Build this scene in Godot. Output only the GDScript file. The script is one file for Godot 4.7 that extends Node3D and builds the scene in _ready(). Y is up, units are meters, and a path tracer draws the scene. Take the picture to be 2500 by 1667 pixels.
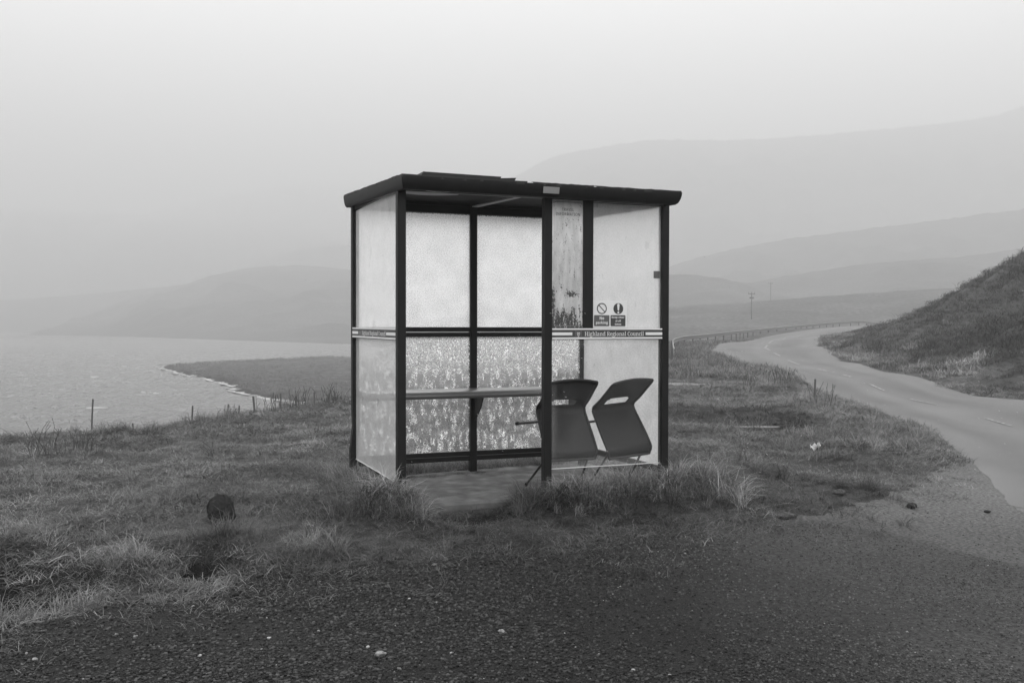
extends Node3D

# Axes of the place: X to the right, D metres straight ahead of the photographer (world z = -D), y up; y = 0 is the top of the shelter's concrete slab.
const TURN := 0.3796            # how far the shelter is turned to the road
const CORNER := Vector3(-0.8487, 0.0, -7.2206)   # its front left corner post
const LEN := 2.3176
const WID := 1.6051
const S := 0.0645               # width of a post
const WATER := -8.6

var rng := RandomNumberGenerator.new()
var taken := {}
var n1 := FastNoiseLite.new()
var n2 := FastNoiseLite.new()
var n3 := FastNoiseLite.new()
var M := {}

# ------------------------------------------------------------------ helpers
func numbered(called: String) -> String:
	if not taken.has(called):
		taken[called] = 0
		return called
	taken[called] += 1
	return "%s_%03d" % [called, taken[called]]

func thing(called: String, label: String, category: String, at := Vector3.ZERO, turn := 0.0, group := "") -> Node3D:
	var o := Node3D.new()
	o.name = numbered(called)
	add_child(o, true)
	o.position = at
	o.rotation.y = turn
	o.set_meta("label", label)
	o.set_meta("category", category)
	if group:
		o.set_meta("group", group)
	return o

func mesh_node(called: String, mesh: Mesh, m: Material, parent: Node = self) -> MeshInstance3D:
	var o := MeshInstance3D.new()
	o.name = numbered(called) if parent == self else called
	o.mesh = mesh
	o.set_surface_override_material(0, m)
	parent.add_child(o, true)
	if parent != self and o.name.begins_with("@"):
		o.name = called
	return o

func piece(called: String, st: SurfaceTool, m: Material, parent: Node, smooth := false) -> MeshInstance3D:
	st.generate_normals()
	return mesh_node(called, st.commit(), m, parent)

func structure(o: Node, label := "") -> void:
	o.set_meta("kind", "structure")
	if label:
		o.set_meta("label", label)

func begin(smooth := false) -> SurfaceTool:
	var st := SurfaceTool.new()
	st.begin(Mesh.PRIMITIVE_TRIANGLES)
	st.set_smooth_group(0 if smooth else -1)
	return st

func quad(st: SurfaceTool, a: Vector3, b: Vector3, c: Vector3, d: Vector3) -> void:
	# a b c d run clockwise as seen from the front
	var uv := [Vector2(0, 1), Vector2(0, 0), Vector2(1, 0), Vector2(1, 1)]
	var p := [a, b, c, d]
	for k in [0, 1, 2, 0, 2, 3]:
		st.set_uv(uv[k])
		st.add_vertex(p[k])

func tri(st: SurfaceTool, a: Vector3, b: Vector3, c: Vector3) -> void:
	for p in [a, b, c]:
		st.set_uv(Vector2.ZERO)
		st.add_vertex(p)

func ring_loft(st: SurfaceTool, rings: Array, closed := true, caps := true) -> void:
	for i in rings.size() - 1:
		var a: PackedVector3Array = rings[i]
		var b: PackedVector3Array = rings[i + 1]
		var n := a.size()
		for k in (n if closed else n - 1):
			var l := (k + 1) % n
			quad(st, a[k], b[k], b[l], a[l])
	if caps and closed:
		for e in 2:
			var r: PackedVector3Array = rings[0] if e == 0 else rings[rings.size() - 1]
			var c := Vector3.ZERO
			for p in r:
				c += p / r.size()
			for k in r.size():
				var l := (k + 1) % r.size()
				if e == 0:
					tri(st, c, r[k], r[l])
				else:
					tri(st, c, r[l], r[k])

func box(st: SurfaceTool, lo: Vector3, hi: Vector3, ch := 0.003) -> void:
	# a box with chamfered edges
	var d := hi - lo
	ch = minf(ch, minf(d.x, minf(d.y, d.z)) * 0.4)
	var rings := []
	for lev in [[lo.y, ch], [lo.y + ch, 0.0], [hi.y - ch, 0.0], [hi.y, ch]]:
		var y: float = lev[0]
		var q: float = lev[1]
		var r := PackedVector3Array()
		var x0 := lo.x + q
		var x1 := hi.x - q
		var z0 := lo.z + q
		var z1 := hi.z - q
		for p in [[x0 + ch, z0], [x1 - ch, z0], [x1, z0 + ch], [x1, z1 - ch], [x1 - ch, z1], [x0 + ch, z1], [x0, z1 - ch], [x0, z0 + ch]]:
			r.append(Vector3(p[0], y, p[1]))
		rings.append(r)
	ring_loft(st, rings)

func tube(st: SurfaceTool, pts: Array, r: float, n := 8) -> void:
	var rings := []
	for i in pts.size():
		var p: Vector3 = pts[i]
		var d: Vector3 = (pts[mini(i + 1, pts.size() - 1)] - pts[maxi(i - 1, 0)]).normalized()
		var u := d.cross(Vector3(0.31, 0.9, 0.2)).normalized()
		var w := d.cross(u)
		var ring := PackedVector3Array()
		for k in n:
			var a := TAU * k / n
			ring.append(p + (u * cos(a) + w * sin(a)) * r)
		rings.append(ring)
	ring_loft(st, rings)

func smooth_path(pts: Array, steps: int) -> Array:
	var out := []
	for i in pts.size() - 1:
		for s in steps:
			out.append(pts[i].cubic_interpolate(pts[i + 1], pts[maxi(i - 1, 0)], pts[mini(i + 2, pts.size() - 1)], float(s) / steps))
	out.append(pts[pts.size() - 1])
	return out

func grey(v: float) -> Color:
	return Color(v, v, v).linear_to_srgb()

func paint(v: float, rough := 0.7, spec := 0.5) -> StandardMaterial3D:
	var m := StandardMaterial3D.new()
	m.albedo_color = grey(v)
	m.roughness = rough
	m.metallic_specular = spec
	return m

func noise_tex(freq: float, lo: float, hi: float, size := 512, type := FastNoiseLite.TYPE_SIMPLEX_SMOOTH, oct := 4, sd := 1) -> NoiseTexture2D:
	var f := FastNoiseLite.new()
	f.noise_type = type
	f.frequency = freq
	f.fractal_octaves = oct
	f.seed = sd
	var t := NoiseTexture2D.new()
	t.width = size
	t.height = size
	t.seamless = true
	t.noise = f
	var g := Gradient.new()
	g.set_color(0, Color(lo, lo, lo))
	g.set_color(1, Color(hi, hi, hi))
	t.color_ramp = g
	return t

func triplanar(m: StandardMaterial3D, metres: float) -> void:
	m.uv1_triplanar = true
	m.uv1_world_triplanar = true
	m.uv1_scale = Vector3.ONE / metres

# ------------------------------------------------------------------ the lie of the land
var ctrl := [
	# layby
	[-3, 2, -.2], [0, 2, -.18], [0, 4.5, -.17], [3, 4, -.2], [3, 6.5, -.2], [-5, 3, -.2], [0, -5, -.2], [-10, 0, -.2], [-2.4, 4.6, -.17], [-1.5, 5.3, -.16], [-.6, 6.0, -.14], [.5, 6.5, -.13], [1.9, 7.3, -.15], [3.0, 8.1, -.2],
	[-4.5, 4.2, -.17], [-7, 3.4, -.18],
	# lawn round the shelter and up to the brow above the loch
	[1.5, 8.5, -.05], [2, 12, -.12], [3, 20, -.3], [4, 30, -.45], [6, 45, -.55], [0, 10, -.05], [0, 14, -.1], [0, 20, -.18], [-2, 9, -.03], [-3, 11, -.07], [-5, 10, -.04], [-3.3, 6.9, -.0], [-2.1, 6.7, -.0], [-6, 8, .0], [-7, 13, -.17], [-4.9, 13.7, -.14], [-3.7, 17.9, -.12],
	[-3.2, 19.4, -.14], [-1, 26, -.35], [4, 40, -.6], [-1, 7.2, -.05], [.5, 7.6, -.05], [1.4, 7.9, -.06], [-1.4, 6.6, -.04],
	# hummocky verge between layby and road
	[5, 11.5, -.28], [3.5, 11, -.1], [2.7, 9.2, -.13], [5.6, 16, -.22], [7.2, 24, -.36], [9.5, 40, -.5], [10, 55, -.5], [10, 63, -.42],
	# road, left and right edge
	[1.0, 0, -.25], [6.0, -2, -.3], [2.9, 5, -.26], [8, 3, -.3], [4.7, 9.8, -.29], [9.8, 8, -.35], [6.4, 14, -.5], [11.5, 12.5, -.45], [8.5, 23.8, -.61], [13.4, 23, -.58], [10.3, 34, -.63], [14.4, 33, -.6], [11.5, 42, -.6], [16, 44, -.5], [11.9, 54, -.35], [18.5, 57, -.2],
	[12.6, 61, -.2], [20, 64, -.12], [15.4, 72, -.08], [22.5, 72, 0], [31.4, 115, .15], [36.5, 108, .2], [74, 185, 1.25], [78, 178, 1.3], [120, 250, 2.5], [124, 243, 2.5],
	# roadside bank
	[16.3, 30, -.35], [15.2, 20, -.4], [17.6, 40, -.1], [20.4, 52, 0], [24, 66, .1], [31, 78, 1.25], [30.4, 70, 2.7], [30, 62, 4.1], [28.8, 55, 5.1], [28, 45, 6.6], [26, 30, 6.4], [25, 18, 5.5], [22, 8, 3], [50, 80, 2.5], [50, 60, 7], [60, 30, 12], [45, 98, 1.0], [80, 120, 4],
	[-60, 0, -.3], [-60, 40, -.6], [150, 0, 9], [150, 150, 7], [160, 260, 5], [60, 230, 1.0], [0, -40, -.2], [60, -40, 4], [-60, -40, -.3], [-20, 11, -.15],
]
var wgt := PackedFloat64Array()
var near_grid := PackedFloat32Array()
var far_grid := PackedFloat32Array()
const NX := -16.0
const ND := -4.0
const NS := 0.4
const NW := 130
const NH := 240
const FX := -120.0
const FD := -60.0
const FS := 5.0
const FW := 110
const FH := 80

func solve_land() -> void:
	var n := ctrl.size()
	var N := n + 3
	var a := []
	for i in N:
		var row := PackedFloat64Array()
		row.resize(N + 1)
		a.append(row)
	for i in n:
		for j in n:
			var dx: float = ctrl[i][0] - ctrl[j][0]
			var dz: float = ctrl[i][1] - ctrl[j][1]
			var r2 := dx * dx + dz * dz
			a[i][j] = 0.5 * r2 * log(r2) if r2 > 1e-9 else 0.0
		a[i][i] += 0.6
		a[i][n] = 1.0
		a[i][n + 1] = ctrl[i][0]
		a[i][n + 2] = ctrl[i][1]
		a[n][i] = 1.0
		a[n + 1][i] = ctrl[i][0]
		a[n + 2][i] = ctrl[i][1]
		a[i][N] = ctrl[i][2]
	for c in N:
		var best := c
		for r in range(c + 1, N):
			if absf(a[r][c]) > absf(a[best][c]):
				best = r
		var t = a[c]
		a[c] = a[best]
		a[best] = t
		var pc: PackedFloat64Array = a[c]
		for r in range(c + 1, N):
			var pr: PackedFloat64Array = a[r]
			var k := pr[c] / pc[c]
			if k != 0.0:
				for q in range(c, N + 1):
					pr[q] -= k * pc[q]
				a[r] = pr
	wgt.resize(N)
	for i in range(N - 1, -1, -1):
		var s: float = a[i][N]
		for j in range(i + 1, N):
			s -= a[i][j] * wgt[j]
		wgt[i] = s / a[i][i]
	var cx := PackedFloat64Array()
	var cd := PackedFloat64Array()
	for c in ctrl:
		cx.append(c[0])
		cd.append(c[1])
	for g in 2:
		var w := NW if g == 0 else FW
		var h := NH if g == 0 else FH
		var out := PackedFloat32Array()
		out.resize(w * h)
		for iz in h:
			var D := ND + iz * NS if g == 0 else FD + iz * FS
			for ix in w:
				var X := NX + ix * NS if g == 0 else FX + ix * FS
				var s := wgt[n] + wgt[n + 1] * X + wgt[n + 2] * D
				for i in n:
					var dx := X - cx[i]
					var dz := D - cd[i]
					var r2 := dx * dx + dz * dz + 1e-9
					s += wgt[i] * 0.5 * r2 * log(r2)
				out[iz * w + ix] = s
		if g == 0:
			near_grid = out
		else:
			far_grid = out

func land(X: float, D: float) -> float:
	var u := (X - NX) / NS
	var v := (D - ND) / NS
	var w := NW
	var h := NH
	var g := near_grid
	if u < 0.0 or v < 0.0 or u >= NW - 1.001 or v >= NH - 1.001:
		u = clampf((X - FX) / FS, 0.0, FW - 1.01)
		v = clampf((D - FD) / FS, 0.0, FH - 1.01)
		w = FW
		g = far_grid
	var i := int(u)
	var j := int(v)
	var fu := u - i
	var fv := v - j
	var k := j * w + i
	return lerpf(lerpf(g[k], g[k + 1], fu), lerpf(g[k + w], g[k + w + 1], fu), fv)

# left edge of everything paved (gravel layby, then the road), right edge of the road, and the brow beyond which the ground falls to the loch
var paved_left := PackedVector2Array([Vector2(-40, 1.0), Vector2(-8, 3.5), Vector2(-4, 4.35), Vector2(-2.46, 4.72), Vector2(-2.06, 5.13), Vector2(-1.57, 5.33), Vector2(-1.43, 5.62), Vector2(-1.12, 5.76), Vector2(-.64, 5.98), Vector2(-.15, 6.14), Vector2(.5, 6.36), Vector2(1.01, 6.75), Vector2(1.93, 7.22), Vector2(2.6, 7.66), Vector2(3.07, 8.3), Vector2(3.9, 9.3), Vector2(5.2, 11.4), Vector2(6.4, 14), Vector2(8.5, 23.8), Vector2(10.3, 34), Vector2(11.5, 42), Vector2(11.9, 54), Vector2(12.6, 61), Vector2(15.4, 72), Vector2(22, 92), Vector2(31.4, 115), Vector2(74, 185), Vector2(120, 250), Vector2(200, 360)])
var paved_right := PackedVector2Array([Vector2(-4, -60), Vector2(6.0, -2), Vector2(8, 3), Vector2(9.8, 8), Vector2(11.5, 12.5), Vector2(13.4, 23), Vector2(14.4, 33), Vector2(16, 44), Vector2(18.5, 57), Vector2(20, 64), Vector2(22.5, 72), Vector2(28, 88), Vector2(36.5, 108), Vector2(78, 178), Vector2(124, 243), Vector2(204, 353)])
var brow := PackedVector2Array([Vector2(-200, 10), Vector2(-20, 12.4), Vector2(-6.9, 13.1), Vector2(-4.9, 13.7), Vector2(-4.3, 15.8), Vector2(-3.7, 17.9), Vector2(-3.2, 19.4), Vector2(-1, 26), Vector2(4, 40), Vector2(7.2, 54), Vector2(8.6, 66), Vector2(12, 82), Vector2(26, 118), Vector2(68, 192), Vector2(112, 260), Vector2(190, 372)])

func side(line: PackedVector2Array, p: Vector2) -> float:
	# signed distance to a line, positive on its left
	var best := 1e12
	var sgn := 1.0
	for i in line.size() - 1:
		var a := line[i]
		var e := line[i + 1] - a
		var q := p - a
		var t := clampf(q.dot(e) / e.length_squared(), 0.0, 1.0)
		var d := (q - e * t).length_squared()
		if d < best - 1e-9:
			best = d
			sgn = 1.0 if e.cross(q) > 0.0 else -1.0
	return sqrt(best) * sgn

var hollows := [[-1.88, 5.84, .21, .3], [-2.64, 5.43, .32, .26], [-2.25, 6.1, .2, .08], [-3.1, 5.6, .3, .12], [3.52, 10.9, .2, .16], [3.3, 12.2, .25, .12], [-1.62, 5.62, .08, .06], [2.2, 10.2, .25, .06], [-2.9, 6.5, .22, .07], [-4.4, 11.4, .35, .09], [-3.3, 12.9, .4, .08], [-.42, 7.2, .22, .07], [-.15, 7.3, .2, .05], [5.0, 12.6, .3, .12], [4.3, 14.6, .35, .16], [-5.2, 8.9, .3, .06]]
var humps := [[-2.3, 5.75, .22, .1], [-1.85, 6.12, .25, .1], [-1.2, 6.2, .3, .03], [-3.0, 6.05, .3, .1], [3.4, 10.4, .35, .1], [4.2, 11.5, .45, .14], [4.9, 12.2, .3, .12], [5.4, 13.6, .4, .14], [2.4, 9.9, .35, .08], [4.6, 15.6, .6, .16], [5.3, 18.2, .6, .15], [6.2, 21, .7, .14], [3.9, 13.3, .3, .08], [-5.4, 13.0, .5, .06], [-4.5, 14.6, .5, .05], [6.8, 25, .6, .16], [3.2, 8.9, .25, .04], [7.6, 30, .9, .16], [-.9, 7.08, .24, .15], [-1.2, 7.5, .28, .13], [-1.38, 8.0, .3, .1], [-1.05, 6.85, .25, .06], [.45, 7.55, .2, .09], [.82, 7.7, .24, .09], [1.15, 7.84, .24, .09], [1.5, 8.1, .26, .1], [1.75, 8.25, .3, .1], [.1, 7.42, .16, .05]]

func bumps(X: float, D: float) -> float:
	var h := 0.0
	if D < 34.0 and X > -7.0 and X < 10.0:
		for q in hollows:
			var r: float = Vector2(X - q[0], D - q[1]).length_squared() / (q[2] * q[2])
			if r < 6.0:
				h -= q[3] * exp(-r * r)
		for q in humps:
			var r: float = Vector2(X - q[0], D - q[1]).length_squared() / (q[2] * q[2])
			if r < 6.0:
				h += q[3] * exp(-r)
	return h

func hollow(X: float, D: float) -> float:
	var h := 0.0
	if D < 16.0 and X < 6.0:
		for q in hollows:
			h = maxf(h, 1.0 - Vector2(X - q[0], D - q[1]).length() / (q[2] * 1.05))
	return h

func in_slab(X: float, D: float, grow := 0.0) -> bool:
	var l := to_shelter(X, D)
	return l.x > -0.1 - grow and l.x < LEN + 0.1 + grow and l.y > 0.0 - grow and l.y < WID + 0.1 + grow

func to_shelter(X: float, D: float) -> Vector2:
	var dx := X - CORNER.x
	var dz := D + CORNER.z
	return Vector2(dx * cos(TURN) + dz * sin(TURN), -dx * sin(TURN) + dz * cos(TURN))

func sides(X: float, D: float) -> Vector2:
	# how far into the grass a place lies: left of the paving, right of the road
	var p := Vector2(X, D)
	var wob := 0.14 * n2.get_noise_2d(X * 8.0, D * 8.0) + 0.07 * n2.get_noise_2d(X * 31.0, D * 31.0)
	var l := side(paved_left, p)
	var r := -side(paved_right, p)
	return Vector2(l + wob, r + wob)

func turf(X: float, D: float, s: Vector2) -> float:
	# surface of the earth under the grass
	var y := land(X, D)
	var g := maxf(s.x, s.y)
	var into := smoothstep(0.0, 0.5, g)
	if D < 130.0 and D > -10.0:
		y += into * (0.035 * n1.get_noise_2d(X * 14.0, D * 14.0) + 0.02 * n1.get_noise_2d(X * 40.0, D * 40.0)) * (1.0 + 1.5 * smoothstep(4.0, 30.0, D))
		y += bumps(X, D) * smoothstep(0.0, 0.25, g)
	if s.y > 2.0 and D < 120.0:
		y += smoothstep(2.0, 6.0, s.y) * (0.4 * n1.get_noise_2d(X * 2.2, D * 2.2) + 0.3 * n1.get_noise_2d(X * 6.0 + 40.0, D * 6.0))
	var b := side(brow, Vector2(X, D))
	if b > 0.0:
		y -= 0.5 * b * b / (b + 1.6)
	var sl := to_shelter(X, D)
	var cover := minf(minf(sl.x + 0.14, LEN + 0.14 - sl.x), minf(sl.y + 0.06, WID + 0.12 - sl.y))
	if cover > 0.0:
		y = minf(y, lerpf(y, -0.07, smoothstep(0.0, 0.1, cover)))
	return maxf(y, -13.0)

func at(X: float, y: float, D: float) -> Vector3:
	return Vector3(X, y, -D)

# ------------------------------------------------------------------ scene
func _ready() -> void:
	rng.seed = 20
	for k in 3:
		var f: FastNoiseLite = [n1, n2, n3][k]
		f.seed = 5 + k
		f.noise_type = FastNoiseLite.TYPE_SIMPLEX_SMOOTH
		f.frequency = 0.1
		f.fractal_octaves = 3
	# camera: 1.56 m above the gravel
	var cam := Camera3D.new()
	cam.name = "camera"
	cam.fov = rad_to_deg(2.0 * atan(833.5 / 2376.7))
	cam.near = 0.05
	cam.far = 9000.0
	cam.position = Vector3(0, 1.38, 0)
	cam.rotation = Vector3(-0.0186, 0, 0.0019)
	add_child(cam)
	cam.current = true
	# overcast sky, three times as bright overhead as at the horizon
	var env := Environment.new()
	env.background_mode = Environment.BG_SKY
	var sky := Sky.new()
	var sm := ProceduralSkyMaterial.new()
	sm.sky_top_color = grey(0.9)
	sm.sky_horizon_color = grey(0.28)
	sm.sky_curve = 1.2
	sm.sky_energy_multiplier = 1.56
	sm.ground_bottom_color = grey(0.1)
	sm.ground_horizon_color = grey(0.2)
	sm.sun_angle_max = 0.0
	sm.use_debanding = false
	sky.sky_material = sm
	env.sky = sky
	env.tonemap_mode = Environment.TONE_MAPPER_LINEAR
	env.tonemap_exposure = 2.3
	env.fog_enabled = true
	env.fog_density = 0.0017
	env.fog_light_color = Color(1, 1, 1)
	env.sdfgi_enabled = true
	env.ssao_enabled = true
	env.ssil_enabled = true
	env.volumetric_fog_enabled = true
	env.volumetric_fog_density = 0.0
	var we := WorldEnvironment.new()
	we.name = "world_environment"
	we.environment = env
	add_child(we)
	var sun := DirectionalLight3D.new()
	sun.name = "veiled_sun"
	sun.light_energy = 0.5
	sun.light_angular_distance = 40.0
	sun.shadow_enabled = true
	sun.rotation = Vector3(-0.72, 3.5, 0)
	sun.sky_mode = DirectionalLight3D.SKY_MODE_LIGHT_ONLY
	add_child(sun)

	solve_land()
	make_materials()
	make_ground()
	make_layby()
	make_road()
	make_water()
	make_hills()
	make_shelter()
	make_chairs()
	make_guardrail()
	make_small_things()
	make_grass()
	make_gravel()
	make_sleet()
	make_mist()

func make_materials() -> void:
	var fine := noise_tex(0.06, 0.62, 1.0, 512, FastNoiseLite.TYPE_SIMPLEX_SMOOTH, 5, 3)
	var soil_bump := noise_tex(0.05, 0.0, 1.0, 512, FastNoiseLite.TYPE_SIMPLEX_SMOOTH, 5, 8)
	var m := paint(1.0, 0.95, 0.2)
	m.vertex_color_use_as_albedo = true
	m.albedo_texture = fine
	m.heightmap_enabled = true
	m.heightmap_texture = soil_bump
	m.heightmap_scale = 2.0
	triplanar(m, 0.7)
	M.ground = m
	m = paint(1.0, 0.85, 0.3)
	m.vertex_color_use_as_albedo = true
	m.albedo_texture = noise_tex(0.03, 0.35, 1.0, 1024, FastNoiseLite.TYPE_SIMPLEX_SMOOTH, 6, 4)
	m.heightmap_enabled = true
	m.heightmap_texture = noise_tex(0.09, 0.0, 1.0, 1024, FastNoiseLite.TYPE_SIMPLEX_SMOOTH, 4, 9)
	m.heightmap_scale = 0.9
	triplanar(m, 1.3)
	M.layby = m
	m = paint(1.0, 0.75, 0.4)
	m.vertex_color_use_as_albedo = true
	m.albedo_texture = noise_tex(0.2, 0.55, 1.0, 512, FastNoiseLite.TYPE_SIMPLEX_SMOOTH, 3, 14)
	m.heightmap_enabled = true
	m.heightmap_texture = m.albedo_texture
	m.heightmap_scale = 0.4
	triplanar(m, 0.9)
	M.road = m
	m = paint(0.4, 0.8)
	m.albedo_texture = noise_tex(0.03, 0.3, 1.0, 256, FastNoiseLite.TYPE_SIMPLEX_SMOOTH, 4, 21)
	triplanar(m, 1.5)
	M.road_paint = m
	m = paint(1.0, 0.95, 0.1)
	m.vertex_color_use_as_albedo = true
	m.albedo_texture = noise_tex(0.03, 0.2, 1.0, 1024, FastNoiseLite.TYPE_SIMPLEX_SMOOTH, 6, 31)
	triplanar(m, 60.0)
	M.hill = m
	m = paint(0.025, 0.3, 0.3)
	m.normal_enabled = true
	var nt := noise_tex(0.02, 0.0, 1.0, 1024, FastNoiseLite.TYPE_SIMPLEX_SMOOTH, 5, 40)
	nt.color_ramp = null
	nt.as_normal_map = true
	nt.bump_strength = 10.0
	m.normal_texture = nt
	m.normal_scale = 1.0
	triplanar(m, 26.0)
	M.water = m
	# shelter
	m = paint(0.008, 0.5, 0.3)
	m.albedo_texture = noise_tex(0.02, 0.75, 1.0, 256, FastNoiseLite.TYPE_SIMPLEX_SMOOTH, 4, 50)
	triplanar(m, 0.8)
	M.frame = m
	M.frame_black = paint(0.006, 0.7, 0.2)
	M.felt = paint(0.02, 0.9)
	M.white = paint(0.62, 0.5)
	M.off_white = paint(0.5, 0.5)
	M.sign_dark = paint(0.03, 0.5)
	M.sign_grey = paint(0.075, 0.5)
	M.letter_grey = paint(0.17, 0.6)
	M.plate = paint(0.2, 0.45)
	M.bench = paint(0.09, 0.28, 0.6)
	M.chair = paint(0.02, 0.55, 0.35)
	M.chair.heightmap_enabled = true
	M.chair.heightmap_texture = noise_tex(0.15, 0.0, 1.0, 256, FastNoiseLite.TYPE_SIMPLEX_SMOOTH, 2, 60)
	M.chair.heightmap_scale = 0.08
	M.chair.albedo_texture = noise_tex(0.03, 0.7, 1.0, 256, FastNoiseLite.TYPE_SIMPLEX_SMOOTH, 4, 61)
	triplanar(M.chair, 0.35)
	M.steel = paint(0.012, 0.45, 0.5)
	m = paint(0.16, 0.85, 0.3)
	m.albedo_texture = noise_tex(0.006, 0.55, 1.0, 1024, FastNoiseLite.TYPE_SIMPLEX_SMOOTH, 9, 70)
	triplanar(m, 1.6)
	M.concrete = m
	m = paint(0.13, 0.5, 0.5)
	M.galvanised = m
	M.wood = paint(0.07, 0.9)
	m = paint(1.0, 0.9, 0.2)
	m.vertex_color_use_as_albedo = true
	m.backlight_enabled = true
	m.backlight = grey(0.4)
	M.blade = m
	m = paint(1.0, 0.8, 0.3)
	m.vertex_color_use_as_albedo = true
	M.pebble = m
	M.rock_dark = stone_paint(0.028, 80)
	M.rock_grey = stone_paint(0.13, 81)
	M.rock_pale = stone_paint(0.38, 82)
	M.foam = paint(0.3, 0.9)
	M.puddle = paint(0.06, 0.12)
	M.rush = paint(0.05, 0.9)
	M.litter = paint(0.5, 0.6)
	M.pane_upper = pane(frost_upper())
	M.pane_lower = pane(frost_lower())
	M.pane_side = pane(smears(0.42, 0.58, 3), 0.5)
	M.pane_side_low = pane(smears(0.5, 0.64, 5, 0.8), 0.5)
	M.pane_right = pane(smears(0.35, 0.5, 13), 1.8)
	M.pane_right_low = pane(smears(0.6, 0.8, 15), 1.8)
	M.pane_front = pane(smears(0.42, 0.54, 7), 0.6)
	M.pane_front_low = pane(smears(0.015, 0.05, 9), 0.6)

func stone_paint(v: float, sd: int) -> StandardMaterial3D:
	var m := paint(v, 0.85, 0.3)
	m.albedo_texture = noise_tex(0.03, 0.2, 1.0, 256, FastNoiseLite.TYPE_SIMPLEX_SMOOTH, 5, sd)
	m.heightmap_enabled = true
	m.heightmap_texture = m.albedo_texture
	m.heightmap_scale = 0.6
	triplanar(m, 0.25)
	return m

func pane(im: Image, through := 1.9) -> StandardMaterial3D:
	var m := StandardMaterial3D.new()
	m.albedo_texture = ImageTexture.create_from_image(im)
	m.transparency = BaseMaterial3D.TRANSPARENCY_ALPHA
	m.cull_mode = BaseMaterial3D.CULL_DISABLED
	m.roughness = 0.35
	m.metallic_specular = 0.5
	m.backlight_enabled = true
	m.backlight = grey(through)
	m.texture_repeat = false
	return m

func field(sd: int, freq: float, oct := 4, type := FastNoiseLite.TYPE_SIMPLEX_SMOOTH) -> FastNoiseLite:
	var f := FastNoiseLite.new()
	f.seed = sd
	f.frequency = freq
	f.fractal_octaves = oct
	f.noise_type = type
	return f

func frost_upper() -> Image:
	# crazed, weathered sheet, evenly clouded with a pebbled grain
	var im := Image.create(640, 640, false, Image.FORMAT_RGBA8)
	var a := field(101, 0.11, 2)
	var b := field(102, 0.006, 3)
	for y in 640:
		for x in 640:
			var g := a.get_noise_2d(x, y * 1.1)
			var c := b.get_noise_2d(x, y)
			var v := clampf(0.97 + g * 0.09 + c * 0.03, 0.0, 1.0)
			var al := clampf(0.76 + g * 0.16 + c * 0.1, 0.0, 1.0)
			if y < 12 and g * 0.5 + 0.5 > y / 12.0:
				v *= 0.35
				al = 0.9
			im.set_pixel(x, y, Color(v, v, v, al))
	return im

func frost_lower() -> Image:
	# the film peels: opaque white veins and flakes between clearer patches
	var im := Image.create(768, 768, false, Image.FORMAT_RGBA8)
	var cell := field(111, 0.075, 2)
	var warp := field(112, 0.02, 3)
	var big := field(113, 0.011, 4)
	for y in 768:
		for x in 768:
			var vy := y / 768.0
			var wx := warp.get_noise_2d(x, y * 0.6) * 16.0
			var wy := warp.get_noise_2d(x + 500, y * 0.6) * 16.0
			var vein := 1.0 - absf(cell.get_noise_2d(x + wx, (y + wy) * 0.75)) * 5.0
			var cover := -0.08 + big.get_noise_2d(x * 1.7, y * 0.75) * 1.7 + 0.55 * big.get_noise_2d(x * 5.0 + 300.0, y * 2.6) + (0.36 - vy) * 0.7 + 1.6 * maxf(0.0, vy - 0.7)
			cover = clampf(cover, -0.6, 1.0)
			if vy < 0.3:
				cover = maxf(cover, 0.42 - vy * 1.4)
			var on := smoothstep(0.02, 0.28, vein - 0.5 + cover * 0.85)
			var haze := 0.1 + 0.45 * clampf(0.4 - vy, 0.0, 1.0)
			im.set_pixel(x, y, Color(0.95, 0.95, 0.95, haze).lerp(Color(1, 1, 1, 0.95), on))
	return im

func smears(lo: float, hi: float, sd: int, val := 0.95) -> Image:
	var im := Image.create(384, 512, false, Image.FORMAT_RGBA8)
	var a := field(sd, 0.012, 4)
	var b := field(sd + 1, 0.02, 3)
	var c := field(sd + 2, 0.2, 2)
	for y in 512:
		for x in 384:
			var run := b.get_noise_2d(x * 1.0, y * 0.3)
			var t := clampf(0.5 + 0.55 * a.get_noise_2d(x, y * 0.7) + 0.2 * run + 0.06 * c.get_noise_2d(x, y), 0.0, 1.0)
			var edge := minf(minf(x, 383 - x), 0.6 * minf(y, 511 - y)) / 26.0
			var al := lerpf(lo, hi, t) + 0.12 * clampf(1.0 - edge, 0.0, 1.0)
			var v := val + 0.06 * c.get_noise_2d(x * 0.5, y * 0.5)
			if run < -0.5 and a.get_noise_2d(x + 90, y) > 0.2:
				v -= 0.1
			im.set_pixel(x, y, Color(v, v, v, clampf(al, 0.0, 1.0)))
	return im

# ------------------------------------------------------------------ ground, layby, road
func lines(lo: float, a: float, b: float, hi: float, step: float, grow_lo: float, grow_hi: float) -> PackedFloat32Array:
	var out := PackedFloat32Array()
	var back := []
	var s := step
	var x := a
	while x > lo:
		s *= grow_lo
		x -= s
		back.push_front(x)
	for v in back:
		out.append(v)
	x = a
	while x < b:
		out.append(x)
		x += step
	s = step
	while x < hi:
		out.append(x)
		s *= grow_hi
		x += s
	out.append(hi)
	return out

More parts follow.
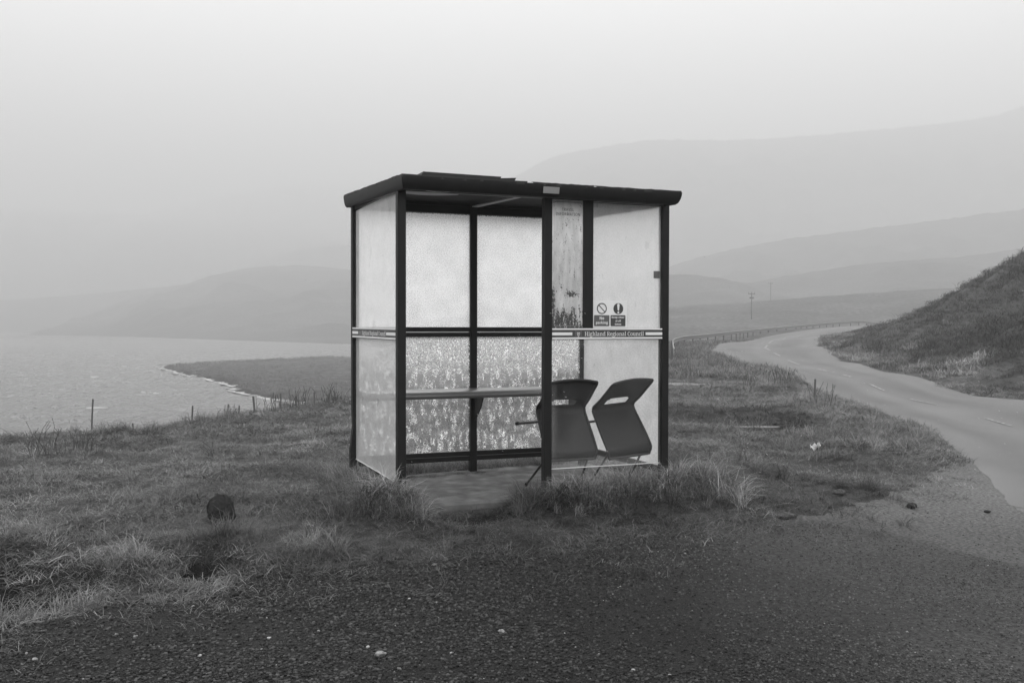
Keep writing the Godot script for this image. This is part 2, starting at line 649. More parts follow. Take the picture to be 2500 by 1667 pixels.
func sheet(xs: PackedFloat32Array, ds: PackedFloat32Array, height: Callable, keep: Callable) -> ArrayMesh:
	var w := xs.size()
	var h := ds.size()
	var pos := PackedVector3Array()
	var col := PackedColorArray()
	pos.resize(w * h)
	col.resize(w * h)
	for j in h:
		for i in w:
			var r: Vector2 = height.call(xs[i], ds[j])
			pos[j * w + i] = Vector3(xs[i], r.x, -ds[j])
			col[j * w + i] = Color(r.y, r.y, r.y)
	var nor := PackedVector3Array()
	nor.resize(w * h)
	for j in h:
		for i in w:
			var ex := pos[j * w + mini(i + 1, w - 1)] - pos[j * w + maxi(i - 1, 0)]
			var ez := pos[mini(j + 1, h - 1) * w + i] - pos[maxi(j - 1, 0) * w + i]
			nor[j * w + i] = ex.cross(ez).normalized()
	var idx := PackedInt32Array()
	for j in h - 1:
		for i in w - 1:
			if not keep.call((xs[i] + xs[i + 1]) * 0.5, (ds[j] + ds[j + 1]) * 0.5):
				continue
			var k := j * w + i
			idx.append_array(PackedInt32Array([k, k + w, k + w + 1, k, k + w + 1, k + 1]))
	var arr := []
	arr.resize(Mesh.ARRAY_MAX)
	arr[Mesh.ARRAY_VERTEX] = pos
	arr[Mesh.ARRAY_NORMAL] = nor
	arr[Mesh.ARRAY_COLOR] = col
	arr[Mesh.ARRAY_INDEX] = idx
	var mesh := ArrayMesh.new()
	mesh.add_surface_from_arrays(Mesh.PRIMITIVE_TRIANGLES, arr)
	return mesh

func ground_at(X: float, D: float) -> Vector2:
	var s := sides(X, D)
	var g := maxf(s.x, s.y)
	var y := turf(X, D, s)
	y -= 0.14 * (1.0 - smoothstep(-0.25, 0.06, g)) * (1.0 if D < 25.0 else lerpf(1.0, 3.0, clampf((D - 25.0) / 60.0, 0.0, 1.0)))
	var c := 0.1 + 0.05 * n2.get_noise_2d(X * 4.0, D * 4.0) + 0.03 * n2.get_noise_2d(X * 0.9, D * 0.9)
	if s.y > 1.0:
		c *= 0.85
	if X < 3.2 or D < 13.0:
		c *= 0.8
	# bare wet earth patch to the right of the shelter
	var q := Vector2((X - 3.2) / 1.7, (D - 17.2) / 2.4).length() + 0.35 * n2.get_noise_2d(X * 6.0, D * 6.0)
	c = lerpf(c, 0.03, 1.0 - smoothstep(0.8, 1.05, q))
	c = lerpf(c, 0.018, smoothstep(0.0, 0.3, hollow(X, D)))  # soil colour darkened in the hollows, painting in the shade under overhanging turf
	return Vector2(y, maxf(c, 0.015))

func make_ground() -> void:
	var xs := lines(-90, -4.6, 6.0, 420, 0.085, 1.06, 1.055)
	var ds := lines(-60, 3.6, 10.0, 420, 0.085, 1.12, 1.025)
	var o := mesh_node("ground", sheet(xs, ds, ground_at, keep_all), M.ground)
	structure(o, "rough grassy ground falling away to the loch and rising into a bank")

func layby_at(X: float, D: float) -> Vector2:
	var s := sides(X, D)
	var y := land(X, D) + 0.012 * n1.get_noise_2d(X * 12.0, D * 12.0) + 0.006 * n1.get_noise_2d(X * 40.0, D * 40.0)
	y -= 0.14 * smoothstep(0.06, 0.3, s.x)
	var road := -side(lay_road, Vector2(X, D)) + 0.05 * n2.get_noise_2d(X * 8.0, D * 8.0)
	y += 0.012 * (1.0 - smoothstep(0.0, 0.05, road))
	y -= 0.1 * smoothstep(0.0, 0.12, road)
	# dark gravel, and the paler tarred apron towards the road
	var wob := 0.25 * n2.get_noise_2d(X * 5.0, D * 5.0) + 0.1 * n2.get_noise_2d(X * 17.0, D * 17.0)
	var apron := smoothstep(-0.05, 0.12, side(apron_edge, Vector2(X, D)) + wob * 0.5)
	var rightness := smoothstep(0.3, 3.2, X + 0.35 * D - 1.6 + wob)
	var c := lerpf(0.03, 0.06, rightness) + 0.016 * n2.get_noise_2d(X * 3.0, D * 3.0) + 0.01 * n3.get_noise_2d(X * 14.0, D * 14.0)
	c = lerpf(c, lerpf(0.125, 0.2, smoothstep(7.2, 9.5, D)) + 0.02 * n2.get_noise_2d(X * 6.0, D * 6.0), apron)
	return Vector2(y, maxf(c, 0.012) * lerpf(0.45, 1.25, rightness) * lerpf(1.0, 0.8, apron))

var lay_road := PackedVector2Array([Vector2(-1.0, -8), Vector2(1.6, 0), Vector2(3.4, 5), Vector2(4.9, 9.8), Vector2(6.5, 14), Vector2(9, 24)])
var apron_edge := PackedVector2Array([Vector2(1.2, 7.4), Vector2(2.4, 7.5), Vector2(2.95, 7.0), Vector2(3.4, 6.3), Vector2(3.7, 5.6), Vector2(4.2, 4.2), Vector2(4.8, 2)])

func make_layby() -> void:
	var xs := lines(-14, -3.2, 7.2, 9, 0.06, 1.08, 1.08)
	var ds := lines(-14, 3.6, 8.6, 16, 0.06, 1.1, 1.05)
	var keep := func(X: float, D: float) -> bool:
		var p := Vector2(X, D)
		return side(paved_left, p) < 0.5 and side(lay_road, p) > -0.8
	var o := mesh_node("gravel_layby", sheet(xs, ds, layby_at, keep), M.layby)
	structure(o, "dark wet gravel layby with a paler tarred apron")

func road_point(f: float, across: float) -> Vector2:
	# f counts the control points along, across 0 left edge to 1 right edge
	var i := clampi(int(f), 0, road_l.size() - 2)
	var t := f - i
	var l: Vector2 = road_l[i].cubic_interpolate(road_l[i + 1], road_l[maxi(i - 1, 0)], road_l[mini(i + 2, road_l.size() - 1)], t)
	var r: Vector2 = road_r[i].cubic_interpolate(road_r[i + 1], road_r[maxi(i - 1, 0)], road_r[mini(i + 2, road_r.size() - 1)], t)
	return l.lerp(r, across)

var road_l := [Vector2(-2.2, -10), Vector2(1.2, 0), Vector2(2.9, 5), Vector2(4.7, 9.8), Vector2(6.4, 14), Vector2(8.5, 23.8), Vector2(10.3, 34), Vector2(11.5, 42), Vector2(11.9, 54), Vector2(12.6, 61), Vector2(15.4, 72), Vector2(22, 92), Vector2(31.4, 115), Vector2(74, 185), Vector2(120, 250)]
var road_r := [Vector2(2.5, -13), Vector2(6.0, -2), Vector2(8, 3), Vector2(9.8, 8), Vector2(11.5, 12.5), Vector2(13.4, 23), Vector2(14.4, 33), Vector2(16, 44), Vector2(18.5, 57), Vector2(20, 64), Vector2(22.5, 72), Vector2(28, 88), Vector2(36.5, 108), Vector2(78, 178), Vector2(124, 243)]

func make_road() -> void:
	var st := begin(true)
	var nf := 14 * 16
	var na := 14
	for j in nf + 1:
		for i in na + 1:
			var f := 14.0 * j / nf
			var a := -0.06 + 1.12 * i / na
			var p := road_point(f, a)
			var edge := maxf(0.0, absf(a - 0.5) - 0.5)
			var y := land(p.x, p.y) - edge * 1.6 + 0.004 * n1.get_noise_2d(p.x * 6.0, p.y * 6.0)
			var c := 0.15 + 0.02 * cos(a * TAU * 2.0 + 0.6) + 0.03 * n2.get_noise_2d(p.x * 2.0, p.y * 2.0) + 0.03 * n2.get_noise_2d(a * 60.0, f * 3.0) + 0.02 * n3.get_noise_2d(a * 140.0, f * 9.0)
			st.set_color(Color(c, c, c))
			st.add_vertex(Vector3(p.x, y, -p.y))
	for j in nf:
		for i in na:
			var k := j * (na + 1) + i
			for q in [k, k + na + 1, k + na + 2, k, k + na + 2, k + 1]:
				st.add_index(q)
	st.generate_normals()
	var o := mesh_node("road", st.commit(), M.road)
	structure(o, "pale wet asphalt road bending right round the bank")
	# worn centre line, dash by dash
	for d in [[2.6, 2.8], [3.3, 3.5], [4.05, 4.22], [4.7, 4.86], [5.25, 5.5], [5.8, 6.0], [6.35, 6.55], [6.9, 7.1], [7.45, 7.7], [7.95, 8.2], [8.45, 9.3], [9.4, 9.95], [10.1, 10.5], [10.6, 10.85], [11.0, 11.25], [11.4, 11.6], [11.8, 11.95]]:
		var ds := begin(true)
		var n := 8
		for k in n + 1:
			var f := lerpf(d[0], d[1], float(k) / n)
			for sgn in [-1.0, 1.0]:
				var p := road_point(f, 0.5)
				var q := road_point(f + 0.01, 0.5)
				var nrm := (q - p).normalized().orthogonal()
				p += nrm * 0.042 * sgn * (1.0 if f < 6.0 else 1.7)
				ds.add_vertex(Vector3(p.x, land(p.x, p.y) + 0.012 + 0.0003 * maxf(p.y - 20.0, 0.0), -p.y))
		for k in n:
			for q in [2 * k, 2 * k + 1, 2 * k + 3, 2 * k, 2 * k + 3, 2 * k + 2]:
				ds.add_index(q)
		ds.generate_normals()
		mesh_node("centre_line_dash", ds.commit(), M.road_paint, o)
	# long crack where layby and road meet
	var cst := begin()
	var path := []
	for q in [[4.0, 9.4], [4.35, 9.05], [4.6, 8.9], [4.85, 8.72], [5.3, 8.62], [5.9, 8.5]]:
		path.append(Vector2(q[0], q[1]))
	var crack := smooth_path(path, 8)
	for k in crack.size() - 1:
		var a: Vector2 = crack[k]
		var b: Vector2 = crack[k + 1]
		var wa := 0.008 + 0.01 * rng.randf()
		var pa := at(a.x, land(a.x, a.y) + 0.007, a.y)
		var pb := at(b.x, land(b.x, b.y) + 0.007, b.y)
		var z := Vector3(0.0, 0.0, wa)
		quad(cst, pa + z, pa - z, pb - z, pb + z)
	piece("tar_crack", cst, M.frame_black, o)

func make_water() -> void:
	var y := WATER
	var wave := func(X: float, D: float) -> Vector2:
		var h := 0.0
		if D > 85.0 and D < 700.0:
			h = 0.36 * n1.get_noise_2d(X * 1.3 + D * 0.4, D * 3.2) + 0.18 * n2.get_noise_2d(X * 4.0, D * 9.0) + 0.2 * (0.5 - absf(n3.get_noise_2d(X * 1.6, D * 5.0)))
		return Vector2(WATER + h * (1.0 - smoothstep(300.0, 700.0, D)), 0.05)
	var o := mesh_node("loch_water", sheet(lines(-2600, -200, 30, 900, 0.9, 1.12, 1.12), lines(20, 92, 300, 2400, 0.75, 1.3, 1.02), wave, keep_all), M.water)
	structure(o, "grey choppy loch below the brow with small white wave crests")
	var caps := [[-75, 175, 2.6], [-47.5, 111, 3.4], [-87, 218, 2.2], [-52, 137, 1.2], [-49.5, 135, 1.6], [-118, 287, 2.5], [-140, 300, 2.5], [-60, 128, 0.9], [-96, 190, 1.2]]
	for c in caps:
		var f := begin(true)
		var n := 14
		var up := []
		var dn := []
		for k in n + 1:
			var t := float(k) / n * 2.0 - 1.0
			var h: float = (1.0 - t * t) * (0.5 + 0.5 * rng.randf()) * c[2] * 0.12
			up.append(Vector3(c[0] + t * c[2] * 0.38, y + 0.3, -c[1] - h))
			dn.append(Vector3(c[0] + t * c[2] * 0.38, y + 0.1, -c[1] + h * 0.6))
		for k in n:
			quad(f, dn[k], up[k], up[k + 1], dn[k + 1])
		piece("foam_crest", f, M.foam, o)
	# surf along the low promontory
	var sh := begin(true)
	for i in promontory.size() - 1:
		if i > 9 and i < 12:
			continue
		var a: Vector2 = promontory[i]
		var b: Vector2 = promontory[i + 1]
		var n := int(a.distance_to(b) / 1.2) + 1
		for k in n:
			if rng.randf() < 0.35:
				continue
			var p := a.lerp(b, (k + rng.randf()) / n)
			var e := (b - a).normalized()
			var outw := e.orthogonal() * -1.0
			p += outw * rng.randf_range(0.0, 1.2)
			var l := rng.randf_range(0.5, 2.0)
			var w := rng.randf_range(0.2, 0.8)
			quad(sh, at(p.x - e.x * l, y + 0.22, p.y - e.y * l), at(p.x + outw.x * w, y + 0.26, p.y + outw.y * w), at(p.x + e.x * l, y + 0.22, p.y + e.y * l), at(p.x - outw.x * w, y + 0.26, p.y - outw.y * w))
	piece("shore_foam", sh, M.foam, o).set_meta("kind", "stuff")

var promontory := PackedVector2Array([Vector2(60, 96), Vector2(-7, 110), Vector2(-19, 115), Vector2(-24, 119), Vector2(-31, 125), Vector2(-35, 132), Vector2(-40, 140), Vector2(-43, 151), Vector2(-48, 161), Vector2(-63, 186), Vector2(-77, 213), Vector2(-73.5, 226), Vector2(-69, 237), Vector2(-65, 245), Vector2(-55, 261), Vector2(-50, 272), Vector2(-43, 263), Vector2(-17, 276), Vector2(10, 270), Vector2(40, 245)])

func make_hills() -> void:
	# low promontory
	var poly := PackedVector2Array(promontory)
	var xs := lines(-82, -82, 44, 44.1, 1.6, 1.1, 1.1)
	var ds := lines(94, 94, 284, 284.1, 2.2, 1.1, 1.1)
	var prom_at := func(X: float, D: float) -> Vector2:
		var d := 1e9
		var p := Vector2(X, D)
		for i in poly.size():
			d = minf(d, p.distance_to(Geometry2D.get_closest_point_to_segment(p, poly[i], poly[(i + 1) % poly.size()])))
		if not Geometry2D.is_point_in_polygon(p, poly):
			d = -d
		d += 1.4 * n1.get_noise_2d(X * 1.6, D * 1.6) + 1.0 * n1.get_noise_2d(X * 6.0, D * 6.0)
		var y := WATER - 0.7 + 1.35 * smoothstep(-0.8, 1.6, d) + 0.3 * smoothstep(4.0, 20.0, d) + 0.3 * n2.get_noise_2d(X * 2.0, D * 2.0) + 0.25 * n3.get_noise_2d(X * 6.0, D * 4.0)
		var c := 0.12 + 0.05 * n2.get_noise_2d(X * 1.1, D * 1.1) + 0.04 * n2.get_noise_2d(X * 5.0, D * 5.0)
		c = lerpf(0.04, c, smoothstep(0.5, 4.0, d))
		return Vector2(y, c)
	var o := mesh_node("promontory", sheet(xs, ds, prom_at, keep_all), M.hill)
	structure(o, "low dark grassy promontory reaching into the loch")
	ridge("moor", "heather moor rising behind the crash barrier", [[-14, 330, 4.0], [21, 334, 5.9], [56, 337, 7.5], [80, 341, 8.7], [111, 344, 11.2], [159, 348, 14.4], [199, 351, 16.4], [261, 355, 19.7], [400, 365, 24]], [[-40, 190], [0, 185], [30, 180], [60, 185], [90, 195], [130, 200], [180, 200], [240, 200], [400, 200]], -9.5, 0.16, 1.0, 200, 60, 1.0)
	ridge("lowland", "hazy lowland along the far shore of the loch", [[-1100, 1300, 18], [-750, 1150, 21.4], [-572, 1088, 26], [-447, 1025, 31.3], [-355, 962, 36], [-296, 900, 36.9], [-215, 838, 34.5], [-128, 775, 26.3], [-45, 712, 17.6], [41, 650, 10.3], [160, 620, 4]], [[-1200, 2000], [-776, 1475], [-540, 1090], [-337, 773], [-240, 650], [-171, 564], [-120, 505], [-75, 452], [-25, 402], [24, 380], [140, 380]], -9.5, 0.17, 3.5, 200, 60, 0.7)
	ridge("headland", "hazy flat topped headland across the loch", [[-385, 1010, 22], [-357, 1000, 34.9], [-323, 983, 41.4], [-305, 967, 45.6], [-287, 950, 48.5], [-263, 933, 52.4], [-236, 917, 54.2], [-191, 900, 54.4], [-146, 883, 49.5], [-91, 867, 41.0], [0, 850, 24.4], [80, 850, 8]], [], 0.0, 0.12, 4.0, 200, 40, 0.8, 260)
	ridge("far_hill", "faint hill behind the headland", [[-520, 1350, 20], [-426, 1350, 51], [-354, 1350, 83.7], [-299, 1350, 101.9], [-255, 1350, 107.7], [-224, 1350, 109.4], [-142, 1350, 105], [-29, 1350, 80.3], [85, 1350, 40.9], [160, 1350, 15]], [], 0.0, 0.1, 3.0, 120, 20, 0.8, 350)
	ridge("moorland_hill", "pale hill with a dip behind the moor", [[-60, 600, 2], [25, 600, 18.9], [64, 608, 28.4], [101, 616, 32.4], [132, 624, 30.3], [153, 632, 27.8], [178, 640, 32.5], [238, 648, 41.7], [300, 656, 46.7], [349, 664, 53.2], [409, 672, 58.4], [500, 680, 67.8], [700, 690, 75]], [], 0.0, 0.14, 3.5, 200, 50, 0.8, 230)
	ridge("hill_shoulder", "faint sloping shoulder below the great hill", [[-120, 980, 0], [0, 980, 23.7], [103, 980, 42.5], [161, 980, 59.9], [207, 980, 72.7], [273, 980, 86.0], [360, 980, 97.2], [447, 980, 108.5], [514, 980, 117.2], [617, 980, 129.7], [760, 980, 134.1], [950, 980, 140]], [], 0.0, 0.12, 7.0, 180, 50, 0.8, 280)
	ridge("great_hill", "great flat topped hill almost lost in the mist", [[-429, 1885, 25.6], [-199, 1885, 150.9], [-79, 1885, 245.8], [12, 1885, 289.4], [62, 1885, 315.5], [136, 1885, 335.4], [272, 1885, 355.3], [439, 1885, 355.7], [607, 1885, 367.7], [775, 1885, 383.0], [876, 1885, 394.3], [942, 1885, 406.9], [987, 1885, 421.2], [1144, 1885, 449.4], [1459, 1885, 454.6]], [], 0.0, 0.1, 14.0, 200, 60, 0.8, 700)

func resample(pts: Array, n: int) -> Array:
	var out := []
	var L := [0.0]
	for i in pts.size() - 1:
		L.append(L[i] + pts[i].distance_to(pts[i + 1]))
	var total: float = L[L.size() - 1]
	var k := 0
	for i in n:
		var t := total * i / (n - 1)
		while k < pts.size() - 2 and L[k + 1] < t:
			k += 1
		out.append(pts[k].cubic_interpolate(pts[k + 1], pts[maxi(k - 1, 0)], pts[mini(k + 2, pts.size() - 1)], clampf((t - L[k]) / maxf(L[k + 1] - L[k], 1e-6), 0, 1)))
	return out

func ridge(called: String, label: String, top: Array, foot: Array, foot_y: float, tone: float, rough: float, n: int, rows: int, power: float, front := 200.0) -> void:
	var tp := []
	for q in top:
		tp.append(Vector3(q[0], q[2], -q[1]))
	var fp := []
	for q in foot:
		fp.append(Vector3(q[0], foot_y, -q[1]))
	if foot.is_empty():
		for q in tp:
			fp.append(Vector3(q.x * 0.97, WATER - 1.0, q.z + front))
	tp = resample(tp, n)
	fp = resample(fp, n)
	var st := begin(true)
	var back := rows / 3
	for j in rows + back + 1:
		for i in n:
			var a: Vector3 = fp[i]
			var b: Vector3 = tp[i]
			var p: Vector3
			if j <= rows:
				var s := float(j) / rows
				p = a.lerp(b, s)
				p.y = a.y + (b.y - a.y) * pow(s, power)
				p.y += rough * sin(PI * s) * n1.get_noise_2d(p.x * 0.12, p.z * 0.12) * 3.0 + rough * 0.25 * n1.get_noise_2d(p.x * 0.8, p.z * 0.8)
			else:
				var s := float(j - rows) / back
				p = b + (b - a) * s * 0.9
				p.y = lerpf(b.y, WATER - 1.0, s * s)
			var c := tone + tone * 0.5 * n2.get_noise_2d(p.x * 0.15, p.z * 0.3) + tone * 0.4 * n2.get_noise_2d(p.x * 0.9, p.z * 1.6)
			st.set_color(Color(c, c, c))
			st.add_vertex(p)
	for j in rows + back:
		for i in n - 1:
			var k := j * n + i
			for q in [k, k + n, k + n + 1, k, k + n + 1, k + 1]:
				st.add_index(q)
	st.generate_normals()
	structure(mesh_node(called, st.commit(), M.hill), label)

# ------------------------------------------------------------------ bus shelter
func sbox(called: String, m: Material, parent: Node, x0: float, x1: float, y0: float, y1: float, w0: float, w1: float, ch := 0.003) -> MeshInstance3D:
	var st := begin()
	box(st, Vector3(x0, y0, -w1), Vector3(x1, y1, -w0), ch)
	return piece(called, st, m, parent)

func lettering(text: String, font: SystemFont, m: Material, parent: Node, rect: Rect2, place: Transform3D, called := "lettering") -> void:
	# text stretched to fill a rectangle (x, y of its lower left corner, width, height) on the plane of `place`
	var tm := TextMesh.new()
	tm.text = text
	tm.font = font
	tm.font_size = 64
	tm.pixel_size = 0.01
	tm.depth = 0.02
	tm.curve_step = 1.0
	var bb := tm.get_aabb()
	var arr := ArrayMesh.new()
	for s in tm.get_surface_count():
		var a := tm.surface_get_arrays(s)
		var pos: PackedVector3Array = a[Mesh.ARRAY_VERTEX]
		for i in pos.size():
			var p := pos[i]
			pos[i] = Vector3(rect.position.x + (p.x - bb.position.x) / bb.size.x * rect.size.x, rect.position.y + (p.y - bb.position.y) / bb.size.y * rect.size.y, p.z * 0.04 + 0.0008)
		a[Mesh.ARRAY_VERTEX] = pos
		arr.add_surface_from_arrays(Mesh.PRIMITIVE_TRIANGLES, a)
	var o := MeshInstance3D.new()
	o.name = called
	o.mesh = arr
	for s in arr.get_surface_count():
		o.set_surface_override_material(s, m)
	o.transform = place
	parent.add_child(o, true)

func flat_shape(called: String, outline: PackedVector2Array, m: Material, parent: Node, place: Transform3D, z := 0.001) -> void:
	var st := begin()
	var idx := Geometry2D.triangulate_polygon(outline)
	for k in range(0, idx.size(), 3):
		var a := outline[idx[k]]
		var b := outline[idx[k + 1]]
		var c := outline[idx[k + 2]]
		if (b - a).cross(c - a) > 0.0:
			var t := b
			b = c
			c = t
		tri(st, Vector3(a.x, a.y, z), Vector3(b.x, b.y, z), Vector3(c.x, c.y, z))
	for k in outline.size():
		var a := outline[k]
		var b := outline[(k + 1) % outline.size()]
		quad(st, Vector3(a.x, a.y, 0), Vector3(a.x, a.y, z), Vector3(b.x, b.y, z), Vector3(b.x, b.y, 0))
	piece(called, st, m, parent).transform = place

func round_rect(r: Rect2, rad: float) -> PackedVector2Array:
	var out := PackedVector2Array()
	for q in 4:
		var cx: float = [r.end.x - rad, r.position.x + rad, r.position.x + rad, r.end.x - rad][q]
		var cy: float = [r.end.y - rad, r.end.y - rad, r.position.y + rad, r.position.y + rad][q]
		for k in 5:
			var a := PI / 2.0 * (q + k / 4.0)
			out.append(Vector2(cx + rad * cos(a), cy + rad * sin(a)))
	return out

func disc(c: Vector2, r: float, sx := 1.0) -> PackedVector2Array:
	var out := PackedVector2Array()
	for k in 28:
		out.append(c + Vector2(cos(TAU * k / 28) * r * sx, sin(TAU * k / 28) * r))
	return out

func annulus(called: String, c: Vector2, r0: float, r1: float, m: Material, parent: Node, place: Transform3D, z: float) -> void:
	var st := begin()
	for k in 36:
		var a := Vector2.from_angle(-TAU * k / 36)
		var b := Vector2.from_angle(-TAU * (k + 1) / 36)
		var p := func(v: Vector2, r: float, h: float) -> Vector3: return Vector3(c.x + v.x * r, c.y + v.y * r, h)
		quad(st, p.call(a, r0, z), p.call(a, r1, z), p.call(b, r1, z), p.call(b, r0, z))
		quad(st, p.call(a, r1, z), p.call(a, r1, 0.0), p.call(b, r1, 0.0), p.call(b, r1, z))
	piece(called, st, m, parent).transform = place

func make_shelter() -> void:
	var slab := begin()
	var edge_pts := []
	# cast slab with a worn, uneven rim
	var top := PackedVector3Array()
	var bot := PackedVector3Array()
	var low := PackedVector3Array()
	var corners := [Vector2(0.12, 0.12), Vector2(LEN + 0.04, 0.07), Vector2(LEN + 0.05, WID + 0.2), Vector2(-0.05, WID - 0.14)]
	for e in 4:
		for k in 14:
			var p: Vector2 = corners[e].lerp(corners[(e + 1) % 4], k / 14.0)
			p += Vector2(rng.randf_range(-1, 1), rng.randf_range(-1, 1)) * 0.012
			top.append(Vector3(p.x, rng.randf_range(-0.006, 0.0), -p.y))
			var q := (p - Vector2(LEN / 2, WID / 2)) * 0.02 + p
			low.append(Vector3(q.x, -0.025, -q.y))
			bot.append(Vector3(q.x, -0.16, -q.y))
	ring_loft(slab, [bot, low, top])
	var so := piece("concrete_slab", slab, M.concrete, self)
	so.position = CORNER
	so.rotation.y = TURN
	structure(so, "worn concrete slab under the bus shelter")

	var sh := thing("bus_shelter", "weathered dark framed bus shelter with clouded panes and flat roof beside the layby", "bus shelter", CORNER, TURN)
	var tb := 1.1143
	var tm := 1.2554
	# posts
	for q in [[0.0, 0.0, -0.06, 2.45], [LEN - S, 0.0, -0.06, 2.44], [LEN - S, WID - S, -0.06, 2.5], [tm - S, 0.0, -0.06, 2.44], [tb, WID - S, -0.01, 2.5]]:
		sbox("post", M.frame, sh, q[0], q[0] + S, q[2], q[3], q[1], q[1] + S)
	# the rear left post is kinked near its foot
	var kst := begin()
	var rings := []
	for q in [[-0.06, -0.016], [0.26, -0.018], [0.47, 0.008], [0.6, 0.0], [2.5, 0.0]]:
		var r := PackedVector3Array()
		for c in [[0, 0], [1, 0], [1, 1], [0, 1]]:
			r.append(Vector3(q[1] + c[0] * S * 0.9, q[0], -WID + S - c[1] * S))
		rings.append(r)
	rings.reverse()
	ring_loft(kst, rings)
	piece("post", kst, M.frame, sh).set_meta("label", "rear left post, bent near its foot")
	# rails of the back wall, each a pair of profiles
	var e := 0.004
	for bay in [[S, tb], [tb + S, LEN - S]]:
		sbox("rail", M.frame, sh, bay[0], bay[1], 1.2538, 1.294, WID - S + 0.01, WID - 0.008)
		sbox("rail", M.frame, sh, bay[0], bay[1], 1.302, 1.344, WID - S + 0.004, WID - 0.008)
		sbox("rail", M.frame, sh, bay[0], bay[1], 0.0992, 0.14, WID - S + 0.004, WID - 0.004)
		sbox("rail", M.frame, sh, bay[0], bay[1], 0.145, 0.1872, WID - S + 0.012, WID - 0.008)
		sbox("header_rail", M.frame_black, sh, bay[0], bay[1], 2.3957, 2.462, WID - S + 0.004, WID - 0.004)
		sbox("header_rail", M.frame_black, sh, bay[0], bay[1] if bay[0] > 1.0 else bay[1], 2.467 if bay[0] > 1.0 else 2.464, 2.53, WID - S + 0.004, WID - 0.004)
	for x in [0.02, LEN - S + 0.006]:
		sbox("end_rail", M.frame, sh, x, x + S - 0.022, 2.385, 2.45, S, WID - S)
	sbox("end_rail", M.frame, sh, LEN - S + 0.006, LEN - 0.006, 0.14, 0.19, S, WID - S)
	sbox("header_rail", M.frame, sh, S, tm - S, 2.365, 2.44, 0.006, S - 0.006)
	sbox("header_rail", M.frame, sh, tm, LEN - S, 2.36, 2.44, 0.006, S - 0.006)
	for x in [LEN - S + 0.012]:
		sbox("mid_rail", M.frame, sh, x, x + S - 0.024, 1.255, 1.341, S, WID - S)
	# panes
	var pw := WID - S / 2
	pane_sheet("pane", M.pane_upper, sh, Vector3(S, 1.342, -pw), Vector3(tb, 2.397, -pw))
	pane_sheet("pane", M.pane_upper, sh, Vector3(tb + S, 1.342, -pw), Vector3(LEN - S, 2.397, -pw))
	pane_sheet("pane", M.pane_lower, sh, Vector3(S, 0.186, -pw), Vector3(tb, 1.255, -pw))
	pane_sheet("pane", M.pane_lower, sh, Vector3(LEN - S, 0.186, -pw), Vector3(tb + S, 1.255, -pw))
	pane_sheet("pane", M.pane_side, sh, Vector3(S / 2, 1.335, -WID + S), Vector3(S / 2, 2.375, -S))
	var pl := pane_sheet("pane", M.pane_side_low, sh, Vector3(S / 2, 0.17, -WID + S), Vector3(S / 2, 1.257, -S))
	sbox("pane_edge", M.off_white, pl, S / 2 - 0.004, S / 2 + 0.004, 0.164, 0.17, S, WID - S, 0.001)
	var xr := LEN - S / 2
	pane_sheet("pane", M.pane_right, sh, Vector3(xr, 1.335, -WID + S), Vector3(xr, 2.375, -S))
	pane_sheet("pane", M.pane_right_low, sh, Vector3(xr, 0.17, -WID + S), Vector3(xr, 1.257, -S))
	pane_sheet("pane", M.pane_front, sh, Vector3(1.6, 1.335, -0.034), Vector3(LEN - S, 2.35, -0.034))
	var pf := pane_sheet("pane", M.pane_front_low, sh, Vector3(tm, 0.226, -0.034), Vector3(LEN - S, 1.257, -0.034))
	sbox("pane_edge", M.off_white, pf, tm, LEN - S, 0.219, 0.226, 0.03, 0.038, 0.001)

	make_roof(sh)
	# perch bench
	var bst := begin(true)
	var prof := [Vector2(-0.07, 0.71), Vector2(-0.07, 0.765), Vector2(-0.1, 0.778), Vector2(-0.3, 0.776), Vector2(-0.345, 0.766), Vector2(-0.372, 0.745), Vector2(-0.375, 0.722), Vector2(-0.36, 0.708), Vector2(-0.33, 0.703)]
	var brings := []
	for x in [0.05, 0.06, 0.4, 0.8, tb, 1.6, LEN - 0.14, LEN - 0.13]:
		var r := PackedVector3Array()
		var k := 0.9 if x < 0.055 or x > LEN - 0.135 else 1.0
		for q in prof:
			r.append(Vector3(x, 0.74 + (q.y - 0.74) * k, -WID - q.x * k))
		brings.append(r)
	brings.reverse()
	ring_loft(bst, brings)
	var bench := piece("bench", bst, M.bench, sh)
	for x in [tb + 0.03, LEN - 0.2]:
		var st := begin()
		var a := [Vector3(x, 0.705, -WID + 0.07), Vector3(x, 0.705, -WID + 0.31), Vector3(x, 0.6, -WID + 0.24), Vector3(x, 0.5, -WID + 0.12), Vector3(x, 0.47, -WID + 0.07)]
		var ra := PackedVector3Array()
		var rb := PackedVector3Array()
		for p in a:
			ra.append(p)
			rb.append(p + Vector3(0.012, 0, 0))
		ring_loft(st, [rb, ra])
		piece("bracket", st, M.frame, bench)

	# information board and the dark batten to its right
	var front := Transform3D(Basis(), Vector3(0, 0, -0.006))
	var bm := paint(1.0, 0.5)
	bm.albedo_texture = ImageTexture.create_from_image(stained_board())
	var board := begin()
	quad(board, Vector3(tm, 1.345, -0.01), Vector3(tm, 2.363, -0.01), Vector3(1.527, 2.363, -0.01), Vector3(1.527, 1.345, -0.01))
	var bo := piece("information_board", board, bm, sh)
	sbox("board_backing", M.frame, bo, tm, 1.527, 1.345, 2.363, 0.012, 0.022)
	var fb := Transform3D(Basis(), Vector3(0, 0, -0.01))
	var bold := SystemFont.new()
	bold.font_names = PackedStringArray(["Droid Sans"])
	bold.font_weight = 800
	var serif := SystemFont.new()
	serif.font_names = PackedStringArray(["Droid Serif"])
	lettering("TRAVEL", bold, M.letter_grey, bo, Rect2(1.342, 2.272, 0.105, 0.024), fb)
